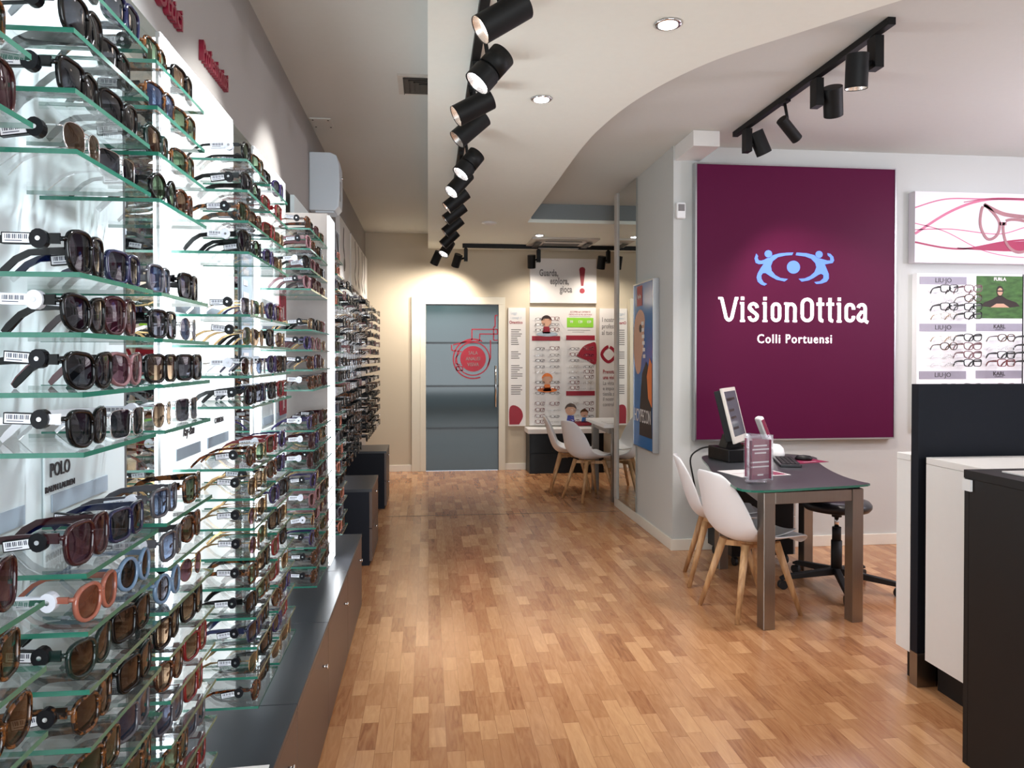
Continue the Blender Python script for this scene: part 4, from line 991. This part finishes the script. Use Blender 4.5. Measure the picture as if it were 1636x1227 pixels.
for z_, w_ in ((.095, .20), (.09, .12), (.02, .12), (-.03, .13), (-.10, .13)):
    b.box(-.125, -.125 + w_, -.0145, -.0137, z_, z_ + .016, mat=mt_)
b.build('text_bars', M['hair'], sc_)
MB().box(-.02, .02, .03, .06, -.22, -.02).build('arm', M['black'], t)
# card terminal / label printer
t = thing('handset', 'white handheld scanner standing in its rounded dock behind the leaflet holder', 'scanner', (2.38, 4.98, TZ), .3)
MB().lathe([(.075, 0), (.08, .02), (.07, .06), (.045, .085), (.01, .09)], n=28).build('dock', M['plastic'], t)
mt2 = Matrix.Translation((-.04, 0, .10)) @ Euler((0, math.radians(-26), 0)).to_matrix().to_4x4()
b = MB(); b.box(-.022, .022, -.03, .03, -.02, .20, mat=mt2); b.build('grip', M['plastic'], t, bevel=.015, seg=4)
b = MB(); b.box(-.012, .012, -.0325, -.0305, .05, .18, mat=mt2); b.build('window', M['winepaper'], t)
t = thing('keyboard', 'dark keyboard lying on the desk between till and mouse pad', 'keyboard', (2.32, 4.66, TZ), 1.25)
MB().box(-.2, .2, -.065, .065, 0, .018).build('body', M['leather'], t, bevel=.004)
b = MB()
for i in range(13):
    for j in range(4): b.box(-.185 + i * .028, -.162 + i * .028, -.052 + j * .026, -.031 + j * .026, .0182, .023)
b.build('keys', M['kick'], t)
t = thing('mouse_pad', 'maroon mouse pad at the right rear of the desk', 'mouse pad', (2.48, 4.73, TZ), .25)
MB().box(-.12, .12, -.09, .09, 0, .003).build('pad', M['winepaper'], t)
text('VisionOttica', .02, M['paper'], t, (0, -.05, .0035), '+Z', ext=.0003)
t = MB().lathe([(.001, .0), (.03, 0), (.034, .012), (.025, .03), (.001, .036)], n=20).build('computer_mouse', M['black'], None, (2.49, 4.76, TZ + .0033)); t.scale = (1, 1.7, 1); t.rotation_euler = (0, 0, 1.2)
tag(t, 'black computer mouse on the maroon pad', 'mouse')
t = thing('leaflet', 'pale printed sheet lying flat on the desk below the leaflet holder', 'leaflet', (1.93, 4.28, TZ + .0003), .18)
MB().box(-.17, .16, -.13, .13, 0, .0015).build('sheet', M['paper'], t)
MB().box(.06, .145, -.115, .115, .0016, .002).box(-.15, -.03, .0, .004, .0016, .002).build('print', M['winepaper'], t)
# acrylic leaflet holder
t = thing('leaflet_holder', 'clear acrylic three-sided holder with wine coloured leaflets on the desk', 'leaflet holder', (1.80, 3.97, TZ), .08)
MB().lathe([(.001, 0), (.058, 0), (.06, .004), (.058, .012), (.001, .012)], n=32).build('base', M['acrylic'], t)
b = MB()
for k in range(3):
    a = math.radians(-90 + 120 * k + 12); m_ = Matrix.Rotation(a + PI / 2, 4, 'Z')
    b.box(-.082, .082, -.040, -.037, .013, .262, mat=m_)
    b.box(-.082, -.078, -.037, -.015, .013, .262, mat=m_)
b.build('pocket', M['acrylic'], t)
b = MB(); b2 = MB()
for k in range(3):
    a = math.radians(-90 + 120 * k + 12); m_ = Matrix.Rotation(a + PI / 2, 4, 'Z')
    b.box(-.074, .074, -.035, -.033, .02, .235, mat=m_)
    for z_, w_ in ((.20, .09), (.18, .12), (.16, .08), (.11, .13), (.085, .13), (.04, .04)): b2.box(-w_ / 2, w_ / 2, -.0362, -.0353, z_, z_ + .008, mat=m_)
b.build('leaflet_sheet', M['winepaper'], t); b2.build('print', M['paper'], t)
# cable
t = MB().tube(catmull([(1.96, 5.01, TZ + .07), (1.90, 5.08, TZ + .05), (1.84, 5.12, TZ - .02), (1.86, 5.12, .60), (1.90, 5.14, .45), (1.96, 5.16, .3)], 6), .006, 8).build('power_cable', M['kick'])
tag(t, 'black cable hanging down behind the desk from the till', 'cable')

# ------------------------------------------------------------------ shell chairs
def shell_grid():
    prof = [(.252, .395, .120, 0, .0), (.262, .425, .160, 0, .0), (.235, .452, .195, .004, 0), (.16, .446, .225, .020, 0), (.05, .426, .236, .040, 0), (-.05, .415, .240, .060, .0), (-.13, .420, .240, .082, .008), (-.185, .452, .240, .078, .03),
            (-.220, .525, .232, .045, .055), (-.245, .60, .217, .02, .062), (-.268, .68, .195, .008, .058), (-.29, .75, .168, .0, .048), (-.305, .80, .135, -.006, .036), (-.312, .822, .095, -.008, .028)]
    n = 12; vs, fs = [], []
    for x, z, hw, up, fwd in prof:
        for j in range(n + 1):
            s = -1 + 2 * j / n; q = abs(s) ** 2.2
            vs.append((x + fwd * q, s * hw, z + up * q))
    for i in range(len(prof) - 1):
        for j in range(n): fs.append((i * (n + 1) + j, i * (n + 1) + j + 1, (i + 1) * (n + 1) + j + 1, (i + 1) * (n + 1) + j))
    return MB().add(vs, fs, 0, True)
def make_chair(loc, rz, label):
    t = thing('shell_chair', label, 'chair', loc, rz, 'white shell chairs with wooden legs')
    shell_grid().build('shell', M['shell'], t, solid=.012, sub=2)
    # thin pad on the seat
    b = MB(); vs, fs = [], []; n = 8
    prof = [(.205, .464, .15), (.14, .457, .18), (.04, .441, .19), (-.05, .432, .19), (-.12, .436, .18), (-.16, .456, .16)]
    for x, z, hw in prof:
        for j in range(n + 1):
            s = -1 + 2 * j / n; vs.append((x, s * hw, z + .024 * abs(s) ** 2.2))
    for i in range(len(prof) - 1):
        for j in range(n): fs.append((i * (n + 1) + j, i * (n + 1) + j + 1, (i + 1) * (n + 1) + j + 1, (i + 1) * (n + 1) + j))
    b.add(vs, fs, 0, True); b.build('seat_pad', M['shell'], t, solid=.010, sub=1)
    for sx in (-1, 1):
        for sy in (-1, 1):
            MB().cyl((sx * .105 - .01, sy * .10, .405), (sx * .215 - .01, sy * .175, 0), .023, 16, r2=.013).build('leg', M['beech'], t)
    b = MB()
    for a in (PI / 4, -PI / 4):
        m_ = Matrix.Translation((-.01, 0, 0)) @ Matrix.Rotation(a, 4, 'Z'); b.box(-.15, .15, -.014, .014, .365, .395, mat=m_)
    b.cyl((-.01, 0, .39), (-.01, 0, .408), .06, 20)
    b.build('cross_brace', M['beech'], t)
    return t
c0 = make_chair((1.845, 4.13, 0), math.radians(13.7), 'white shell chair with beech legs in front, pushed up to the steel desk')
dup(c0, (1.90, 4.69, 0), (0, 0, math.radians(-15)), 'white shell chair partly hidden behind the front one at the steel desk')
dup(c0, (1.66, 7.60, 0), (0, 0, math.radians(24)), 'nearer white shell chair at the small table in the back corner')
dup(c0, (1.56, 8.12, 0), (0, 0, math.radians(-10)), 'farther white shell chair at the small table in the back corner')

# small table at the back
t = thing('corner_table', 'steel framed white-topped table behind the pier in the back corner', 'table', (0, 0, 0))
for x, y in ((1.87, 7.40), (1.83, 8.12), (2.55, 7.40), (2.55, 8.12)): MB().box(x - .035, x + .035, y - .035, y + .035, 0, .75).build('leg', M['steel'], t, bevel=.002)
MB().box(1.80, 2.60, 7.38, 7.42, .69, .749).box(1.80, 2.60, 8.10, 8.14, .69, .749).box(1.81, 1.85, 7.42, 8.10, .69, .749).build('frame', M['steel'], t)
MB().box(1.74, 2.64, 7.33, 8.2, .751, .785).build('top', M['white'], t, bevel=.003)
t = thing('table_sign', 'dark wine stand-up card with an eye symbol on the corner table', 'card', (2.06, 7.72, .7855), 0)
MB().box(-.10, .10, -.012, .0, 0, .30).build('card', M['winepaper'], t)
b = MB(); g2 = lambda a, c, t_: (a, -.012 - t_, c); ribbon(b, catmull([(-.07, .20), (-.02, .245), (.05, .225)], 5), .01, g2, 0, .002); ribbon(b, catmull([(-.07, .20), (-.02, .155), (.05, .17)], 5), .01, g2, 0, .002); b.prism(disc(-.005, .20, .02, 16), 0, .002, g2)
b.build('eye_symbol', M['paper'], t)
t = tag(MB().box(1.80, 1.98, 7.45, 7.70, .7855, .79).build('booklet', M['paper']), 'thin booklet on the corner table beside the wine card', 'booklet')

# ------------------------------------------------------------------ stool
t = thing('swivel_stool', 'black round swivel stool on casters behind the desk', 'stool', (2.56, 4.47, 0), math.radians(-110))
MB().lathe([(.001, .485), (.15, .488), (.19, .497), (.205, .515), (.205, .535), (.19, .553), (.14, .563), (.001, .565)], n=40).build('seat', M['leather'], t)
MB().cyl((0, 0, .10), (0, 0, .30), .033, 20).cyl((0, 0, .30), (0, 0, .385), .027, 20).build('column', M['kick'], t)
MB().cyl((0, 0, .385), (0, 0, .45), .014, 16).build('gas_lift', M['chrome'], t)
MB().cyl((0, 0, .45), (0, 0, .486), .03, 16).build('collar', M['kick'], t)
b = MB()
for k in range(5):
    a = 2 * PI * k / 5; m_ = Matrix.Rotation(a, 4, 'Z')
    pts = [(0.02, .13), (.33, .092), (.365, .075), (.365, .06), (.02, .085)]
    b.prism(pts, -.018, .018, lambda u_, v_, w_: tuple(m_ @ Vector((u_, w_, v_))))
b.build('base', M['kick'], t, bevel=.004)
for k in range(5):
    a = 2 * PI * k / 5; x, y = .35 * math.cos(a), .35 * math.sin(a); dx_, dy_ = -math.sin(a) * .018, math.cos(a) * .018
    MB().cyl((x - dx_, y - dy_, .0285), (x + dx_, y + dy_, .0285), .028, 18).cyl((x, y, .03), (x, y, .075), .007, 8).build('caster', M['kick'], t)

# ------------------------------------------------------------------ reception counter on the right
t = thing('reception_counter', 'white reception counter with dark plinth at the right', 'counter', (2.148, 2.5, 0))
MB().box(0, 1.4, 0, .535, .135, .99).box(-.010, 1.4, .625, .725, .135, .99).build('body', M['white'], t)
MB().box(-.001, 1.4, 0, .535, .991, 1.02).box(-.011, 1.4, .625, .725, .991, 1.02).build('top', M['white'], t, bevel=.002)
MB().box(.06, 1.38, .02, .535, 0, .134).box(.03, 1.38, .625, .70, 0, .134).build('plinth', M['dark'], t)
t = thing('partition_panel', 'tall black partition panel standing through the reception counter', 'panel', (2.135, 3.07, 0))
MB().box(0, 1.45, 0, .05, .15, 1.335).build('panel', M['navy'], t, bevel=.002)
MB().box(0, .09, -.001, .051, 0, .149).build('foot', M['steel'], t)
t = thing('dark_desk', 'dark brown service desk in the right foreground', 'desk', (1.905, .6, 0))
MB().box(0, 1.6, 1.862, 1.884, 0, 1.022).box(0, .022, 0, 1.86, 0, 1.022).build('side_panel', M['dark'], t)
MB().box(-.002, .9, 0, 1.886, 1.023, 1.052).build('top', M['dark'], t, bevel=.001)
MB().box(-.012, -.003, 1.84, 1.88, .98, 1.02).build('bracket', M['plastic'], t)
t = tag(MB().box(1.98, 2.25, 2.20, 2.40, 1.0525, 1.058).build('paper_sheets', M['paper'], bevel=.001), 'white papers lying under the black notebook on the dark desk', 'papers')
t = thing('notebook', 'black notebook on white papers at the right picture edge', 'notebook', (2.22, 2.30, 1.0585), -.12)
MB().box(-.12, .12, -.08, .08, 0, .004).box(-.12, .12, -.08, .08, .022, .026).box(-.12, -.116, -.08, .08, .004, .022).build('cover', M['black'], t)
MB().box(-.115, .117, -.077, .077, .0042, .0218).build('pages', M['paper'], t)

# ------------------------------------------------------------------ right wall: swirl picture and frame board
t = thing('wall_picture', 'wide pink swirl picture with large eyeglasses above the frame board', 'picture', (3.716, PANELY, 2.185))
MB().box(0, 1.45, -.08, -.001, 0, .545).build('board', M['palepink'], t)
pf = lambda a, c, t_: (a, -.08 - t_, c)
b = MB()
for pts_, w_ in (([(0, .42), (.25, .49), (.6, .50), (1.45, .52)], .010), ([(.0, .22), (.3, .40), (.6, .495), (1.0, .50), (1.45, .49)], .02), ([(0, .25), (.3, .26), (.7, .23), (1.0, .30), (1.4, .28)], .008), ([(0, .30), (.25, .24), (.6, .09), (1.0, .05), (1.45, .1)], .007)):
    ribbon(b, catmull(pts_, 8), w_, pf, .0005, .0015)
b.build('pale_swirl', M['pink'], t)
b = MB()
for pts_, w_ in (([(0, .155), (.25, .115), (.45, .115), (.75, .17), (1.0, .19), (1.45, .18)], .014), ([(.35, .115), (.6, .105), (.9, .105), (1.45, .13)], .010), ([(.4, .47), (.7, .505), (1.45, .50)], .006)):
    ribbon(b, catmull(pts_, 8), w_, pf, .0017, .0025)
b.prism(catmull([(.45, .115), (.7, .16), (1.0, .18), (1.2, .15), (.9, .10), (.6, .10)], 4, True), .0017, .002, pf)
b.build('rose_swirl', M['pinkd'], t)
b = MB(); ribbon(b, catmull([(.56, .44), (.54, .30), (.60, .19), (.68, .22), (.70, .32), (.62, .42)], 6, True), .022, pf, .003, .004)
ribbon(b, catmull([(.74, .32), (.76, .16), (.86, .09), (.98, .14), (1.0, .28), (.88, .34)], 6, True), .022, pf, .003, .004); ribbon(b, [(.70, .31), (.76, .31)], .025, pf, .003, .004); ribbon(b, catmull([(.57, .455), (.72, .39), (.86, .37), (1.0, .36), (1.1, .35)], 6), .03, pf, .003, .004)
b.build('drawn_eyeglasses', M['mauve'], t)

t = thing('frame_board', 'white eyeglass board with grey brand bands on the right wall', 'display board', (3.75, PANELY, .90))
MB().box(0, 1.4, -.06, -.001, 0, 1.205).build('board', M['board_lit'], t)
b = MB(); bf = lambda a, c, t_: (a, -.06 - t_, c)
for x0, x1, z0 in ((.02, .41, 1.12), (.02, .41, .756), (.02, .41, .388), (.494, .882, .76), (.494, .882, .392), (.97, 1.36, .76)): MB().prism(rect(x0, x1, z0, z0 + .06), 0, .004, bf).build('brand_band', M['band'], t)
for z in (1.15, .786, .418): text('LIU·JO', .05, M['print_txt'], t, (.215, -.0645, z), sx=1.0)
for z in (.795, .427): text('KARL', .042, M['print_txt'], t, (.688, -.0645, z), sx=1.0, bold=.001); 
for z in (.772, .404): text('LAGERFELD', .014, M['print_txt'], t, (.688, -.0645, z), sx=1.0)
MB().box(0.885, 0.893, -.064, -.0605, 0, 1.205).build('divider', M['kick'], t)
p_ = MB().prism(rect(.494, .882, .86, 1.19), 0, .004, bf).build('advert_photo', M['grass'], t)
b = MB().prism([(.53, .955), (.62, .945), (.77, .945), (.86, .955), (.83, .985), (.75, 1.01), (.71, 1.035), (.67, 1.035), (.63, 1.01), (.56, .985)], .0045, .006, bf).prism(disc(.69, 1.072, .030, 20, .042), .0045, .006, bf); b.build('dark_clothing', M['hair'], p_)
b = MB().prism(disc(.69, 1.068, .022, 20, .03), .0062, .007, bf).prism([(.61, .945), (.77, .945), (.72, .975), (.66, .975)], .0062, .007, bf); b.build('face', M['skin'], p_)
b = MB(); ribbon(b, [(.665, 1.073), (.715, 1.073)], .009, bf, .0072, .008); b.build('eyewear', M['kick'], p_)
text('FURLA', .035, M['paper'], p_, (.688, -.066, 1.165), bold=.0015)
cols = {0: (.15, .345), 1: (.62, .85), 2: (1.1, 1.3)}
q = 0
for c, xs in cols.items():
    for r, z in enumerate((1.06, .99, .925, .86, .69, .625, .56, .50, .315, .25)):
        if c == 1 and r < 4: continue
        for k, x in enumerate(xs):
            kd = random.choice(['pale pink', 'thin gold', 'black square', 'thin silver', 'tortoise']) if k == 0 else random.choice(['black square', 'black cat-eye', 'black square', 'tortoise', 'pale pink'])
            if (c, r, k) == (1, 7, 0): kd = 'red'
            eyeglasses(kd, (3.75 + x, PANELY - .225, .90 + z - .016), -PI / 2 - .12, '%s eyeglasses, %s row from top, %s column of the right frame board' % (kd, OR[r], OR[c * 2 + k]), 'eyeglasses on the right frame board')
b = MB()
for c, xs in cols.items():
    for z in (1.06, .99, .925, .86, .69, .625, .56, .50, .315, .25):
        if c == 1 and z > .8: continue
        for x in xs: MB().box(x - .012, x + .012, -.14, -.0605, z - .008, z - .004).build('bracket', M['acrylic'], t)
light('board_light', 'SPOT', (4.0, 3.6, 2.95), 20, (.95, .93, 1.0), (4.1, 5.4, 1.8), spot_size=1.2, spot_blend=.7, shadow_soft_size=.05)
